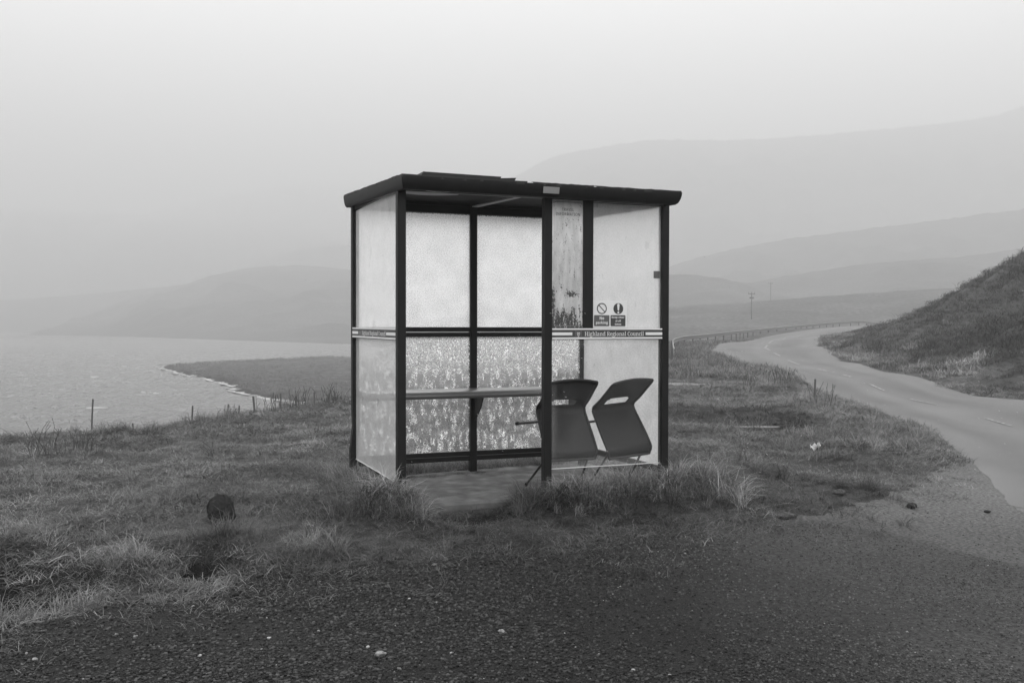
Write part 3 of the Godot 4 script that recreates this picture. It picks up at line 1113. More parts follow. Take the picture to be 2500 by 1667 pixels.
	lettering("INFORMATION", bold, M.letter_grey, bo, Rect2(1.288, 2.236, 0.214, 0.024), fb)
	var rim := round_rect(Rect2(1.272, 1.36, 0.248, 0.985), 0.02)
	var rst := begin()
	for k in rim.size():
		var p := rim[k]
		var q := rim[(k + 1) % rim.size()]
		var c := Vector2(1.396, 1.85)
		var pi := p + (c - p).normalized() * 0.004
		var qi := q + (c - q).normalized() * 0.004
		quad(rst, Vector3(pi.x, pi.y, -0.009), Vector3(p.x, p.y, -0.009), Vector3(q.x, q.y, -0.009), Vector3(qi.x, qi.y, -0.009))
	piece("border_line", rst, M.letter_grey, bo)
	sbox("batten", M.frame, sh, 1.527, 1.617, 1.341, 2.4, 0.0, 0.03)

	# name band across the front and the left end
	name_band(sh, Transform3D(Basis(), Vector3(tm, 1.2507, 0)), LEN - S - tm, serif, [0.176, 0.196, 0.266, 0.286, 0.826, 0.843])
	name_band(sh, Transform3D(Basis(Vector3(0, 0, 1), Vector3(0, 1, 0), Vector3(-1, 0, 0)), Vector3(0, 1.2507, -WID + S)), WID - 2 * S, serif, [0.155, 0.175, 0.225, 0.25, 0.8, 0.812])

	# no parking notice
	var sg := sbox("warning_sign", M.white, sh, 1.619, 1.931, 1.344, 1.567, 0.017, 0.022, 0.001)
	var sp := Transform3D(Basis(), Vector3(1.619, 1.344, -0.017))
	var w := 0.312
	var h := 0.223
	annulus("prohibition_ring", Vector2(0.083, h - 0.066), 0.036, 0.045, M.sign_dark, sg, sp, 0.001)
	var dgn := Vector2(1, -1).normalized()
	var nn := Vector2(1, 1).normalized() * 0.004
	var cc := Vector2(0.083, h - 0.066)
	flat_shape("prohibition_bar", PackedVector2Array([cc - dgn * 0.038 + nn, cc + dgn * 0.038 + nn, cc + dgn * 0.038 - nn, cc - dgn * 0.038 - nn]), M.sign_dark, sg, sp)
	flat_shape("mandatory_disc", disc(Vector2(0.233, h - 0.066), 0.045), M.sign_dark, sg, sp, 0.001)
	flat_shape("exclamation_stroke", PackedVector2Array([Vector2(0.222, h - 0.034), Vector2(0.226, h - 0.027), Vector2(0.233, h - 0.025), Vector2(0.24, h - 0.027), Vector2(0.244, h - 0.034), Vector2(0.239, h - 0.078), Vector2(0.233, h - 0.084), Vector2(0.227, h - 0.078)]), M.white, sg, sp, 0.002)
	flat_shape("exclamation_dot", disc(Vector2(0.233, h - 0.097), 0.0085), M.white, sg, sp, 0.002)
	flat_shape("caption_panel", round_rect(Rect2(0.013, 0.014, 0.139, 0.09), 0.007), M.sign_grey, sg, sp)
	flat_shape("caption_panel", round_rect(Rect2(0.162, 0.014, 0.137, 0.09), 0.007), M.sign_dark, sg, sp)
	var tp := sp.translated(Vector3(0, 0, 0.001))
	lettering("No", bold, M.white, sg, Rect2(0.063, 0.068, 0.04, 0.023), tp)
	lettering("parking", bold, M.white, sg, Rect2(0.03, 0.026, 0.107, 0.029), tp)
	lettering("Keep clear", bold, M.white, sg, Rect2(0.172, 0.074, 0.117, 0.022), tp)
	lettering("at all", bold, M.white, sg, Rect2(0.206, 0.05, 0.049, 0.017), tp)
	lettering("times", bold, M.white, sg, Rect2(0.201, 0.023, 0.058, 0.017), tp)
	sbox("sticker", M.sign_grey, sh, 2.188, 2.246, 1.755, 1.815, 0.028, 0.0325, 0.0005)

func name_band(sh: Node3D, place: Transform3D, w: float, serif: SystemFont, f: Array) -> void:
	var h := 0.0905
	var st := begin()
	box(st, Vector3(0, 0, -0.03), Vector3(w, h, 0), 0.001)
	var band := piece("name_band", st, M.sign_dark, sh)
	band.transform = place
	var z := Transform3D()
	for r in [Rect2(0, h * 0.875, w, h * 0.125), Rect2(0, h * 0.06, w, h * 0.14), Rect2(0, h * 0.39, w * f[0], h * 0.25), Rect2(w * f[5], h * 0.39, w * (1.0 - f[5]), h * 0.25)]:
		flat_shape("white_stripe", PackedVector2Array([r.position, Vector2(r.end.x, r.position.y), r.end, Vector2(r.position.x, r.end.y)]), M.white, band, z, 0.001)
	lettering("Highland Regional Council", serif, M.white, band, Rect2(w * f[3], h * 0.215, w * (f[4] - f[3]), h * 0.5), z)
	# crest: a shield between sprays
	var c := Vector2(w * (f[1] + f[2]) * 0.5, h * 0.5)
	var u := minf(w * (f[2] - f[1]) * 0.5, 0.03)
	var shield := func(k: float) -> PackedVector2Array:
		var o := PackedVector2Array()
		for q in [[-0.42, 0.45], [0.42, 0.45], [0.4, -0.15], [0.22, -0.45], [0, -0.62], [-0.22, -0.45], [-0.4, -0.15]]:
			o.append(c + Vector2(q[0], q[1]) * u * k)
		return o
	flat_shape("crest_shield", shield.call(1.0), M.off_white, band, z, 0.0006)
	flat_shape("crest_field", shield.call(0.66), M.sign_dark, band, z, 0.0012)
	flat_shape("crest_charge", disc(c + Vector2(0, 0.02 * u), 0.15 * u), M.off_white, band, z, 0.0018)
	for s in [-1.0, 1.0]:
		for k in 4:
			var b := c + Vector2(s * 0.62, 0.7 - 0.38 * k) * u
			flat_shape("crest_leaf", PackedVector2Array([b, b + Vector2(s * 0.2, 0.16) * u, b + Vector2(s * 0.28, -0.02) * u, b + Vector2(s * 0.08, -0.14) * u]), M.letter_grey, band, z, 0.0006)
	flat_shape("crest_leaf", PackedVector2Array([c + Vector2(-0.3, -0.8) * u, c + Vector2(0.3, -0.8) * u, c + Vector2(0.2, -0.95) * u, c + Vector2(-0.2, -0.95) * u]), M.off_white, band, z, 0.0006)

func pane_sheet(called: String, m: Material, parent: Node, lo: Vector3, hi: Vector3) -> MeshInstance3D:
	var st := begin()
	quad(st, lo, Vector3(lo.x, hi.y, lo.z), hi, Vector3(hi.x, lo.y, hi.z))
	return piece(called, st, m, parent)

func stained_board() -> Image:
	var im := Image.create(192, 640, false, Image.FORMAT_RGB8)
	var a := field(201, 0.012, 4)
	var b := field(202, 0.05, 4)
	var c := field(203, 0.2, 2)
	for y in 640:
		for x in 192:
			var v := y / 640.0
			var u := x / 192.0
			var t := 0.8 - 0.13 * smoothstep(0.2, 0.55, v) + 0.1 * a.get_noise_2d(x * 1.5, y * 0.5)
			if x < 9 or y < 12:
				t += 0.06
			# mildew rising from the foot in tongues, with pale runs between
			var run := a.get_noise_2d(x * 3.4 + 60.0 * v + 14.0 * b.get_noise_2d(x, y), y * 0.7 + 900.0)
			var mould := smoothstep(0.76, 1.0, v) * 1.15 + run * 1.15 + b.get_noise_2d(x * 1.6, y * 1.6) * 0.7 - 0.45
			mould = maxf(mould, smoothstep(0.62, 0.75, v) * (1.0 - smoothstep(0.0, 0.16, u)) * (0.7 + b.get_noise_2d(x, y)))
			var blot := Vector2((u - 0.62) / 0.2, (v - 0.735) / 0.03).length() + 0.9 * b.get_noise_2d(x * 1.5, y * 1.5)
			mould = maxf(mould, 1.0 - blot)
			var k := smoothstep(0.12, 0.55, mould + 0.45 * c.get_noise_2d(x, y) * (1.0 if mould > 0.0 else 0.0))
			t = lerpf(t, 0.12 + 0.05 * c.get_noise_2d(x, y), clampf(k, 0.0, 1.0) * 0.9)
			if c.get_noise_2d(x * 1.3 + 700, y * 1.3) > 0.52 and b.get_noise_2d(x * 0.3 + 40, y * 0.3) > 0.05:
				t *= 0.35
			im.set_pixel(x, y, Color(t, t, t))
	return im

func make_roof(sh: Node3D) -> void:
	# rings: fascia foot (tucked in) to fascia top (standing out), front left, front right, back right, back left
	var b := [Vector3(0.002, 2.352, 0.16), Vector3(LEN - 0.04, 2.344, 0.155), Vector3(LEN + 0.02, 2.41, -WID - 0.08), Vector3(-0.02, 2.418, -WID - 0.08)]
	var t := [Vector3(-0.025, 2.447, 0.2), Vector3(LEN - 0.0, 2.443, 0.195), Vector3(LEN + 0.06, 2.515, -WID - 0.12), Vector3(-0.04, 2.525, -WID - 0.12)]
	var names := ["fascia", "fascia", "fascia", "fascia"]
	for k in 4:
		var l := (k + 1) % 4
		var st := begin(true)
		var rows := 9
		var pts := []
		for j in rows + 1:
			var s := float(j) / rows
			var out := pow(sin(s * PI / 2.0), 0.55)
			var p: Vector3 = b[k].lerp(t[k], out)
			var q: Vector3 = b[l].lerp(t[l], out)
			p.y = lerpf(b[k].y, t[k].y, s)
			q.y = lerpf(b[l].y, t[l].y, s)
			pts.append([p, q])
		var mid: Vector3 = (b[0] + b[1] + b[2] + b[3]) / 4.0
		var steps := 12
		for j in rows:
			for i in steps:
				var f0 := float(i) / steps
				var f1 := float(i + 1) / steps
				quad(st, pts[j][0].lerp(pts[j][1], f0), pts[j + 1][0].lerp(pts[j + 1][1], f0), pts[j + 1][0].lerp(pts[j + 1][1], f1), pts[j][0].lerp(pts[j][1], f1))
		st.set_smooth_group(-1)
		var inward := func(p: Vector3, d: float) -> Vector3:
			var v := mid - p
			return p + Vector3(signf(v.x) * d, 0, signf(v.z) * d)
		var a0: Vector3 = inward.call(b[k], 0.018)
		var a1: Vector3 = inward.call(b[l], 0.018)
		quad(st, a0, b[k], b[l], a1)
		var c0: Vector3 = a0 + Vector3(0, 0.085, 0)
		var c1: Vector3 = a1 + Vector3(0, 0.085, 0)
		quad(st, a1, c1, c0, a0)
		quad(st, t[k], c0 + Vector3(0, 0.008, 0), c1 + Vector3(0, 0.008, 0), t[l])
		var fo := piece(names[k], st, M.frame, sh)
		if k == 0:
			# maker's plate riveted to the front fascia
			var pl := begin()
			var c := Vector3(1.155, 2.398, 0.202)
			var nrm := Vector3(0, -0.2, 1).normalized()
			var up := Vector3(1, 0, 0).cross(nrm) * -1.0
			box(pl, Vector3(-0.067, -0.025, -0.002), Vector3(0.067, 0.025, 0.002), 0.001)
			var po := piece("maker_plate", pl, M.plate, fo)
			po.transform = Transform3D(Basis(Vector3(1, 0, 0), up, nrm), c)
	# deck
	var dst := begin()
	var lo := PackedVector3Array()
	var hi := PackedVector3Array()
	for k in 4:
		var m: Vector3 = (t[0] + t[1] + t[2] + t[3]) / 4.0
		var p: Vector3 = t[k].lerp(m, 0.03)
		lo.append(p + Vector3(0, -0.022, 0))
		hi.append(p + Vector3(0, -0.002, 0))
	ring_loft(dst, [lo, hi])
	var deck := piece("roof_deck", dst, M.frame_black, sh)
	# torn roofing felt along the rim
	var strips := [[0, 0.0, 0.42], [0, 0.44, 0.66], [0, 0.67, 1.0], [1, 0.0, 1.0], [2, 0.0, 1.0], [3, 0.0, 0.35], [3, 0.37, 0.62], [3, 0.64, 1.0]]
	for q in strips:
		var k: int = q[0]
		var st := begin()
		var n := 16
		var m: Vector3 = (t[0] + t[1] + t[2] + t[3]) / 4.0
		var last := []
		for i in n + 1:
			var f := lerpf(q[1], q[2], float(i) / n)
			var p: Vector3 = t[k].lerp(t[(k + 1) % 4], f)
			var lift := 0.009 + 0.004 * n1.get_noise_2d(i * 6.0, k * 90.0) + 0.0015 * rng.randf()
			var outp := p.lerp(m, rng.randf_range(-0.002, 0.006)) + Vector3(0, lift, 0)
			var inp := p.lerp(m, 0.09) + Vector3(0, 0.014, 0)
			var cur := [outp - Vector3(0, 0.022, 0), outp, inp]
			if i > 0:
				quad(st, last[0], last[1], cur[1], cur[0])
				quad(st, last[1], last[2], cur[2], cur[1])
			last = cur
		piece("roofing_felt", st, M.felt, deck)
	# loose sheets lifted by the wind
	for q in [[0.13, 0.74, 0.03, 0.028, 0.0], [0.74, 0.86, 0.016, 0.026, 0.0]]:
		var st := begin()
		var a := Vector3(q[0], 2.455, 0.17)
		var c := Vector3(q[1], 2.452, 0.18)
		var ra := PackedVector3Array([a, a + Vector3(0.015, q[2], 0.005), a + Vector3(0.03, q[2] + 0.008, -0.35), a + Vector3(0, 0, -0.35)])
		var rc := PackedVector3Array([c, c + Vector3(0.012, q[3], 0.005), c + Vector3(0.03, q[3], -0.35), c + Vector3(0, 0, -0.35)])
		ring_loft(st, [rc, ra])
		piece("loose_roof_sheet", st, M.felt, deck)
	# sagging ceiling liner in the front left corner, and a flat brace across the ceiling
	var cst := begin(true)
	for i in 10:
		for j in 4:
			var g := func(a: int, c: int) -> Vector3:
				var u := a / 10.0
				var v := c / 4.0
				return Vector3(0.09 + 0.5 * u, 2.412 - 0.05 * sin(PI * clampf(u * 0.9 + 0.1, 0, 1)) * (1.0 - v * 0.7) - 0.01 * v, 0.03 - 0.4 * v)
			quad(cst, g.call(i, j), g.call(i, j + 1), g.call(i + 1, j + 1), g.call(i + 1, j))
	piece("ceiling_liner", cst, M.letter_grey, sh)
	var br := begin()
	var p0 := Vector3(1.03, 2.385, -0.08)
	var p1 := Vector3(1.06, 2.436, -1.35)
	ring_loft(br, [PackedVector3Array([p1 + Vector3(0.06, 0, 0), p1 + Vector3(0.06, 0.01, 0), p1 + Vector3(0, 0.01, 0), p1]), PackedVector3Array([p0 + Vector3(0.06, 0, 0), p0 + Vector3(0.06, 0.01, 0), p0 + Vector3(0, 0.01, 0), p0])])
	piece("roof_brace", br, M.letter_grey, sh)

# ------------------------------------------------------------------ chairs
func make_chairs() -> void:
	chair("moulded_chair", "dark plastic chair tipped against the glass, steel leg sticking out past the middle post", Vector3(0.4, 0.675, -8.07), Vector3(0.42, 0.0, -0.15), Vector3(0.10, -0.385, 0.28), Vector3(0.095, 0.23, 0.266), 0.445, 0.46, 0.40, Vector3(-0.28, 0.012, -0.14))
	chair("moulded_chair", "dark plastic chair tipped forward next to the right corner post, its whole back visible", Vector3(0.862, 0.665, -8.36), Vector3(0.40, 0.03, -0.2), Vector3(0.16, -0.41, 0.26), Vector3(0.16, 0.275, 0.36), 0.43, 0.46, 0.44)

func chair(called: String, label: String, mid: Vector3, across: Vector3, seat: Vector3, back: Vector3, width: float, seat_l: float, back_l: float, left_foot := Vector3.ZERO) -> void:
	var s := across.normalized()
	var a := (seat - s * seat.dot(s)).normalized()
	var b := (back - s * back.dot(s)).normalized()
	var up := s.cross(a)
	if up.z < 0.0:
		up = -up
	var c := thing(called, label, "chair", Vector3(mid.x, 0.0, mid.z))
	mid.x = 0.0
	mid.z = 0.0
	# shell: v from the seat's front lip (0) through the waist to the top of the back (1)
	var nv := 44
	var nu := 22
	var waist := seat_l / (seat_l + back_l)
	var rad := 0.055
	var point := func(u: float, v: float) -> Vector3:
		var l := (v - waist) * (seat_l + back_l)
		var w := width * 0.5
		var p := Vector3.ZERO
		var lip := Vector3.ZERO
		if v < waist:
			var k := v / waist
			w *= lerpf(1.0, 0.95, smoothstep(0.3, 1.0, k)) * lerpf(0.94, 1.0, smoothstep(0.0, 0.08, k))
			lip -= up * 0.05 * pow(clampf(1.0 - k / 0.16, 0, 1), 2.0)
			lip -= up * 0.014 * sin(PI * clampf(k, 0, 1)) * (1.0 - u * u)
		else:
			var k := (v - waist) / (1.0 - waist)
			w *= lerpf(0.95, 0.93, smoothstep(0.0, 0.8, k)) * (1.0 - 0.07 * pow(clampf((k - 0.86) / 0.18, 0, 1), 2.0))
			var n := s.cross(b)
			if n.dot(a) < 0.0:
				n = -n
			lip += n * 0.012 * u * u * smoothstep(0.0, 0.4, k)
			lip += b * (-0.018) * u * u * smoothstep(0.75, 1.0, k)
		# round the bend between seat and back
		if absf(l) < rad:
			var t := (l + rad) / (2.0 * rad)
			var pa := a * rad
			var pb := b * rad
			p = pa * (1.0 - t) * (1.0 - t) + pb * t * t
		elif l < 0.0:
			p = a * -l
		else:
			p = b * l
		return mid + p + s * u * w + lip
	var st := begin(true)
	var hole := func(i: int, j: int) -> bool:
		var u := ((i + 0.5) / nu) * 2.0 - 1.0
		var k := ((j + 0.5) / nv - waist) / (1.0 - waist)
		return absf(u) < 0.58 - 0.05 * (k - 0.13) / 0.1 and k > 0.12 and k < 0.33
	var thick := 0.006
	for j in nv:
		for i in nu:
			if hole.call(i, j):
				continue
			var u0 := float(i) / nu * 2.0 - 1.0
			var u1 := float(i + 1) / nu * 2.0 - 1.0
			var v0 := float(j) / nv
			var v1 := float(j + 1) / nv
			var p0: Vector3 = point.call(u0, v0)
			var p1: Vector3 = point.call(u0, v1)
			var p2: Vector3 = point.call(u1, v1)
			var p3: Vector3 = point.call(u1, v0)
			var n := (p1 - p0).cross(p3 - p0).normalized() * thick
			quad(st, p0, p1, p2, p3)
			quad(st, p3 + n, p2 + n, p1 + n, p0 + n)
			if i == 0 or hole.call(i - 1, j):
				quad(st, p0 + n, p1 + n, p1, p0)
			if i == nu - 1 or hole.call(i + 1, j):
				quad(st, p3, p2, p2 + n, p3 + n)
			if j == 0 or hole.call(i, j - 1):
				quad(st, p3, p3 + n, p0 + n, p0)
			if j == nv - 1 or hole.call(i, j + 1):
				quad(st, p1, p1 + n, p2 + n, p2)
	piece("seat_shell", st, M.chair, c)
	# rolled rim
	var rim := begin(true)
	var path := []
	for j in nv + 1:
		path.append(point.call(-1.0, float(j) / nv))
	for i in range(1, nu + 1):
		path.append(point.call(float(i) / nu * 2.0 - 1.0, 1.0))
	for j in range(nv - 1, -1, -1):
		path.append(point.call(1.0, float(j) / nv))
	for i in range(nu - 1, -1, -1):
		path.append(point.call(float(i) / nu * 2.0 - 1.0, 0.0))
	tube(rim, path, 0.0115, 6)
	piece("shell_rim", rim, M.chair, c)
	# tubular frame: two legs to a side joined under the seat
	for sgn in [-1.0, 1.0]:
		var e: Vector3 = mid + s * sgn * width * 0.40 - up * 0.03
		var f: Vector3 = e + a * seat_l * 0.82
		var r: Vector3 = e + a * seat_l * 0.2
		var rt := begin(true)
		tube(rt, [r, f], 0.0105)
		piece("side_rail", rt, M.steel, c)
		var fl := begin(true)
		var foot: Vector3 = f - up * 0.34 + a * 0.07 + s * sgn * 0.03
		foot = f + (foot - f) * ((f.y - 0.012) / maxf(f.y - foot.y, 0.05))
		if sgn < 0.0 and left_foot != Vector3.ZERO:
			foot = left_foot
		tube(fl, smooth_path([f, f - up * 0.03 + a * 0.02, foot], 5), 0.0105)
		var lo := piece("leg", fl, M.steel, c)
		var cap := begin(true)
		tube(cap, [foot + (f - foot).normalized() * 0.03, foot - (f - foot).normalized() * 0.004], 0.014)
		piece("foot_cap", cap, M.frame_black, lo)
		var bl := begin(true)
		var foot2: Vector3 = r - up * 0.2 - a * 0.1 + s * sgn * 0.14
		tube(bl, smooth_path([r, r - up * 0.02 + s * sgn * 0.03, foot2], 5), 0.0105)
		var l2 := piece("leg", bl, M.steel, c)
		var cap2 := begin(true)
		tube(cap2, [foot2 + (r - foot2).normalized() * 0.03, foot2 - (r - foot2).normalized() * 0.004], 0.014)
		piece("foot_cap", cap2, M.frame_black, l2)
	var cb := begin(true)
	var q0: Vector3 = mid + a * seat_l * 0.5 - up * 0.032
	tube(cb, [q0 - s * width * 0.4, q0 + s * width * 0.4], 0.01)
	piece("cross_bar", cb, M.steel, c)

# ------------------------------------------------------------------ crash barrier, poles, stones, stakes, rushes
func make_guardrail() -> void:
	var pts := []
	for q in [[8.0, 48, -0.5], [9.6, 58, -0.45], [11, 66, -0.31], [13.2, 74, -0.21], [17, 84, -0.16], [22, 96, 0.0], [29, 115, 0.09], [42, 141, 0.55], [60, 168, 1.25], [65, 174, 0.75]]:
		pts.append(Vector3(q[0], q[2], q[1]))
	var along := smooth_path(pts, 10)
	var path := []
	for q in along:
		path.append(Vector2(q.x, q.z))
	var o := thing("crash_barrier", "galvanised steel crash barrier curving along the outside of the bend", "crash barrier", Vector3.ZERO)
	var rings := []
	for i in path.size():
		var p: Vector2 = path[i]
		var d: Vector2 = (path[mini(i + 1, path.size() - 1)] - path[maxi(i - 1, 0)]).normalized()
		var n := Vector2(d.y, -d.x)
		var y: float = along[i].y + 0.34
		var r := PackedVector3Array()
		for q in [[0.0, 0.0], [0.05, 0.03], [0.05, 0.11], [0.0, 0.16], [0.05, 0.21], [0.05, 0.29], [0.0, 0.32], [-0.02, 0.3], [-0.02, 0.02]]:
			var w: Vector2 = p + n * q[0]
			r.append(Vector3(w.x, y + q[1], -w.y))
		rings.append(r)
	var st := begin()
	ring_loft(st, rings)
	piece("rail_beam", st, M.galvanised, o)
	var post := begin()
	box(post, Vector3(-0.05, -0.6, -0.05), Vector3(0.05, 0.6, 0.05), 0.005)
	post.generate_normals()
	var pm := post.commit()
	var run := 0.0
	for i in path.size() - 1:
		var a: Vector2 = path[i]
		var b: Vector2 = path[i + 1]
		run += a.distance_to(b)
		if run > 3.2:
			run = 0.0
			var d := (b - a).normalized()
			var n := Vector2(d.y, -d.x)
			var p := a - n * 0.09
			var po := mesh_node("post", pm, M.wood, o)
			po.position = Vector3(p.x, along[i].y, -p.y)
	# two poles of a power line on the moor
	for q in [[64.5, 262.0, 6.2, "nearer wooden power pole on the moor, carrying a transformer box", true], [101.0, 380.0, 12.5, "farther wooden power pole with one plain crossarm behind the moor's crest", false]]:
		var gy := 3.6 if q[4] else 5.0
		var t := thing("power_pole", q[3], "power pole", at(q[0], gy, q[1]), 0.25, "power poles on the moor")
		var h: float = q[2]
		var pst := begin(true)
		tube(pst, [Vector3(0, -1, 0), Vector3(0, h, 0)], 0.14)
		piece("pole", pst, M.wood, t)
		var cst := begin()
		box(cst, Vector3(-1.0, h - 0.5, -0.1), Vector3(1.0, h - 0.3, 0.1), 0.01)
		var ca := piece("crossarm", cst, M.wood, t)
		for x in [-0.9, 0.0, 0.9]:
			var ist := begin(true)
			tube(ist, [Vector3(x, h - 0.3, 0), Vector3(x, h + 0.1, 0)], 0.07, 6)
			piece("insulator", ist, M.wood, ca)
		if q[4]:
			var bst := begin()
			box(bst, Vector3(-0.5, h - 1.7, -0.3), Vector3(0.5, h - 1.2, 0.3), 0.04)
			piece("transformer_box", bst, M.wood, t)

func stone(called: String, label: String, X: float, D: float, size: Vector3, m: Material, sd: int, group := "", sink := 0.25) -> void:
	var s := sides(X, D)
	var y := maxf(turf(X, D, s), land(X, D)) if maxf(s.x, s.y) > 0.0 else layby_at(X, D).x
	var o := mesh_node(called, rock(sd, 12, 0.24), m)
	o.scale = size
	o.position = at(X, y + size.y * (1.0 - sink) * 0.5, D)
	o.rotation.y = sd * 1.7 if boulder_cuts.is_empty() else 0.0
	o.set_meta("label", label)
	o.set_meta("category", "stone")
	if group:
		o.set_meta("group", group)

var boulder_cuts := []

func rock(sd: int, n: int, rough: float) -> ArrayMesh:
	var f := field(sd, 0.9, 3)
	var cuts := []
	var r := RandomNumberGenerator.new()
	r.seed = sd
	for k in 9:
		cuts.append([Vector3(r.randf_range(-1, 1), r.randf_range(-1, 1), r.randf_range(-1, 1)).normalized(), r.randf_range(0.36, 0.46)])
	if not boulder_cuts.is_empty():
		cuts = boulder_cuts
		rough = 0.14
	var st := begin(n > 4)
	var pt := func(i: int, j: int) -> Vector3:
		var th := PI * j / n
		var ph := TAU * (i % (2 * n)) / (2 * n)
		var p := Vector3(sin(th) * cos(ph), cos(th), sin(th) * sin(ph)) * 0.5
		for c in cuts:
			var over: float = p.dot(c[0]) - c[1]
			if over > 0.0:
				p -= c[0] * over * 0.9
		return p * (1.0 + rough * f.get_noise_3dv(p * 2.0))
	for j in n:
		for i in 2 * n:
			quad(st, pt.call(i, j + 1), pt.call(i, j), pt.call(i + 1, j), pt.call(i + 1, j + 1))
	st.generate_normals()
	return st.commit()

func make_small_things() -> void:
	var bst := begin()
	var bn := field(91, 0.5, 3)
	var rings := []
	for q in [[-0.03, 0.1, 0.0], [0.012, 0.155, 0.0], [0.06, 0.19, 0.0], [0.1, 0.18, -0.01], [0.145, 0.15, -0.035], [0.176, 0.115, -0.05], [0.188, 0.07, -0.055]]:
		var r := PackedVector3Array()
		for k in 14:
			var a := TAU * k / 14
			var c := Vector2(cos(a), sin(a))
			var e := pow(pow(absf(c.x), 2.7) + pow(absf(c.y), 2.7), -1.0 / 2.7)
			var p := Vector3(c.x * e * q[1] * 0.5 - 0.018 * q[0] / 0.19, q[0], c.y * e * q[1] * 0.42 + q[2])
			p += Vector3(bn.get_noise_3d(p.x * 30, p.y * 30, p.z * 30), bn.get_noise_3d(p.x * 30 + 9, p.y * 30, p.z * 30), bn.get_noise_3d(p.x * 30, p.y * 30 + 9, p.z * 30)) * 0.022
			r.append(p)
		rings.append(r)
	rings.reverse()
	ring_loft(bst, rings)
	var bo := piece("boulder", bst, M.rock_dark, self)
	bo.position = at(-2.03, turf(-2.03, 6.78, sides(-2.03, 6.78)) + 0.01, 6.78)
	bo.rotation = Vector3(0.05, 0.35, -0.09)
	bo.set_meta("label", "dark squat boulder lying alone on the grass left of the shelter")
	bo.set_meta("category", "stone")
	var loose := [
		["pale angular stone, largest on the gravel near the bottom edge", -0.61, 4.49, 0.058, 0],
		["small pale stone on the gravel just below the largest pale stone", -0.50, 4.30, 0.026, 0],
		["small round white stone on the gravel right of the largest pale stone", -0.28, 4.52, 0.022, 0],
		["pale flat stone on the dark gravel below the middle of the shelter", -0.05, 4.82, 0.04, 0],
		["white pebble at the ragged edge of gravel and grass before the slab", -0.48, 6.00, 0.03, 0],
		["dark stone half buried where grass meets gravel left of the shelter", -1.54, 5.36, 0.07, 2],
		["blackish flat stone on the tarred apron by the grass tip", 3.45, 8.36, 0.12, 2],
		["small upright black stone on the tarred apron towards the road", 4.13, 8.41, 0.06, 2],
		["tiny black stone on the road edge beyond the grassy mound", 5.68, 12.48, 0.06, 2],
		["flat pale stone lying where the right grass ends in gravel", 2.15, 7.56, 0.14, 1],
		["grey flat stone in the short grass right of the shelter", 2.04, 8.11, 0.1, 1],
		["broad grey slab of stone at the foot of the grassy mound", 2.95, 8.72, 0.13, 1],
		["small grey stone left of the broad slab below the mound", 2.72, 8.5, 0.075, 1],
		["grey angular stone in front of the broad slab below the mound", 2.9, 8.3, 0.09, 1],
		["rounded grey stone nearest the gravel below the mound", 2.6, 8.1, 0.07, 1],
		["grey rock showing under the overhanging turf of the mound", 3.5, 10.75, 0.26, 1],
		["pale pebble on the gravel at the far lower left", -2.18, 4.42, 0.03, 0],
		["pale round pebble on the left gravel, right one of a close pair", -1.84, 4.73, 0.028, 0],
		["smaller pale pebble on the left gravel, left one of a close pair", -1.94, 4.75, 0.022, 0],
		["white pebble on the gravel in the lower left, left of the largest pale stone", -1.45, 4.5, 0.026, 0],
	]
	for k in loose.size():
		var q = loose[k]
		var flat := 0.55 if q[4] == 0 else 0.45
		stone("stone", q[0], q[1], q[2], Vector3(q[3], q[3] * flat, q[3] * 0.75), [M.rock_pale, M.rock_grey, M.rock_dark][q[4]], 320 + k)
	# crumpled litter
	for q in [[3.3, 10.55, 0.12, "crumpled white scrap of litter on the grassy mound"]]:
		var st := begin()
		var f := field(77, 0.9, 2)
		var g := func(i: int, j: int) -> Vector3:
			var u := i / 8.0 - 0.5
			var v := j / 5.0 - 0.5
			return Vector3(u * q[2] * (1.0 - 0.5 * absf(v)), 0.03 + 0.06 * f.get_noise_2d(i * 1.7, j * 2.3) + 0.03 * u, v * q[2] * 0.5 + 0.02 * f.get_noise_2d(i * 3.0, j))
		for i in 8:
			for j in 5:
				quad(st, g.call(i, j), g.call(i, j + 1), g.call(i + 1, j + 1), g.call(i + 1, j))
		var o := piece("litter", st, M.litter, self)
		o.position = at(q[0], turf(q[0], q[1], sides(q[0], q[1])) + 0.06, q[1])
		o.set_meta("label", q[3])
		o.set_meta("category", "litter")
	# puddles on the bare ground
	for q in [[3.6, 14.2, 0.34, 0.14, "shallow puddle in the short grass right of the shelter"], [4.55, 26.5, 0.7, 0.5, "narrow puddle seen just right of the shelter's corner post"]]:
		var st := begin()
		var c := Vector3.ZERO
		var n := 22
		var ring := []
		for k in n:
			var a := TAU * k / n
			var r := 1.0 + 0.25 * n1.get_noise_2d(cos(a) * 9.0, sin(a) * 9.0 + q[0] * 30.0)
			ring.append(Vector3(cos(a) * q[2] * r, 0, sin(a) * q[3] * r))
		for k in n:
			tri(st, c, ring[k], ring[(k + 1) % n])
		var o := piece("puddle", st, M.puddle if M.has("puddle") else M.water, self)
		o.position = at(q[0], turf(q[0], q[1], sides(q[0], q[1])) + 0.035, q[1])
		structure(o, q[4])
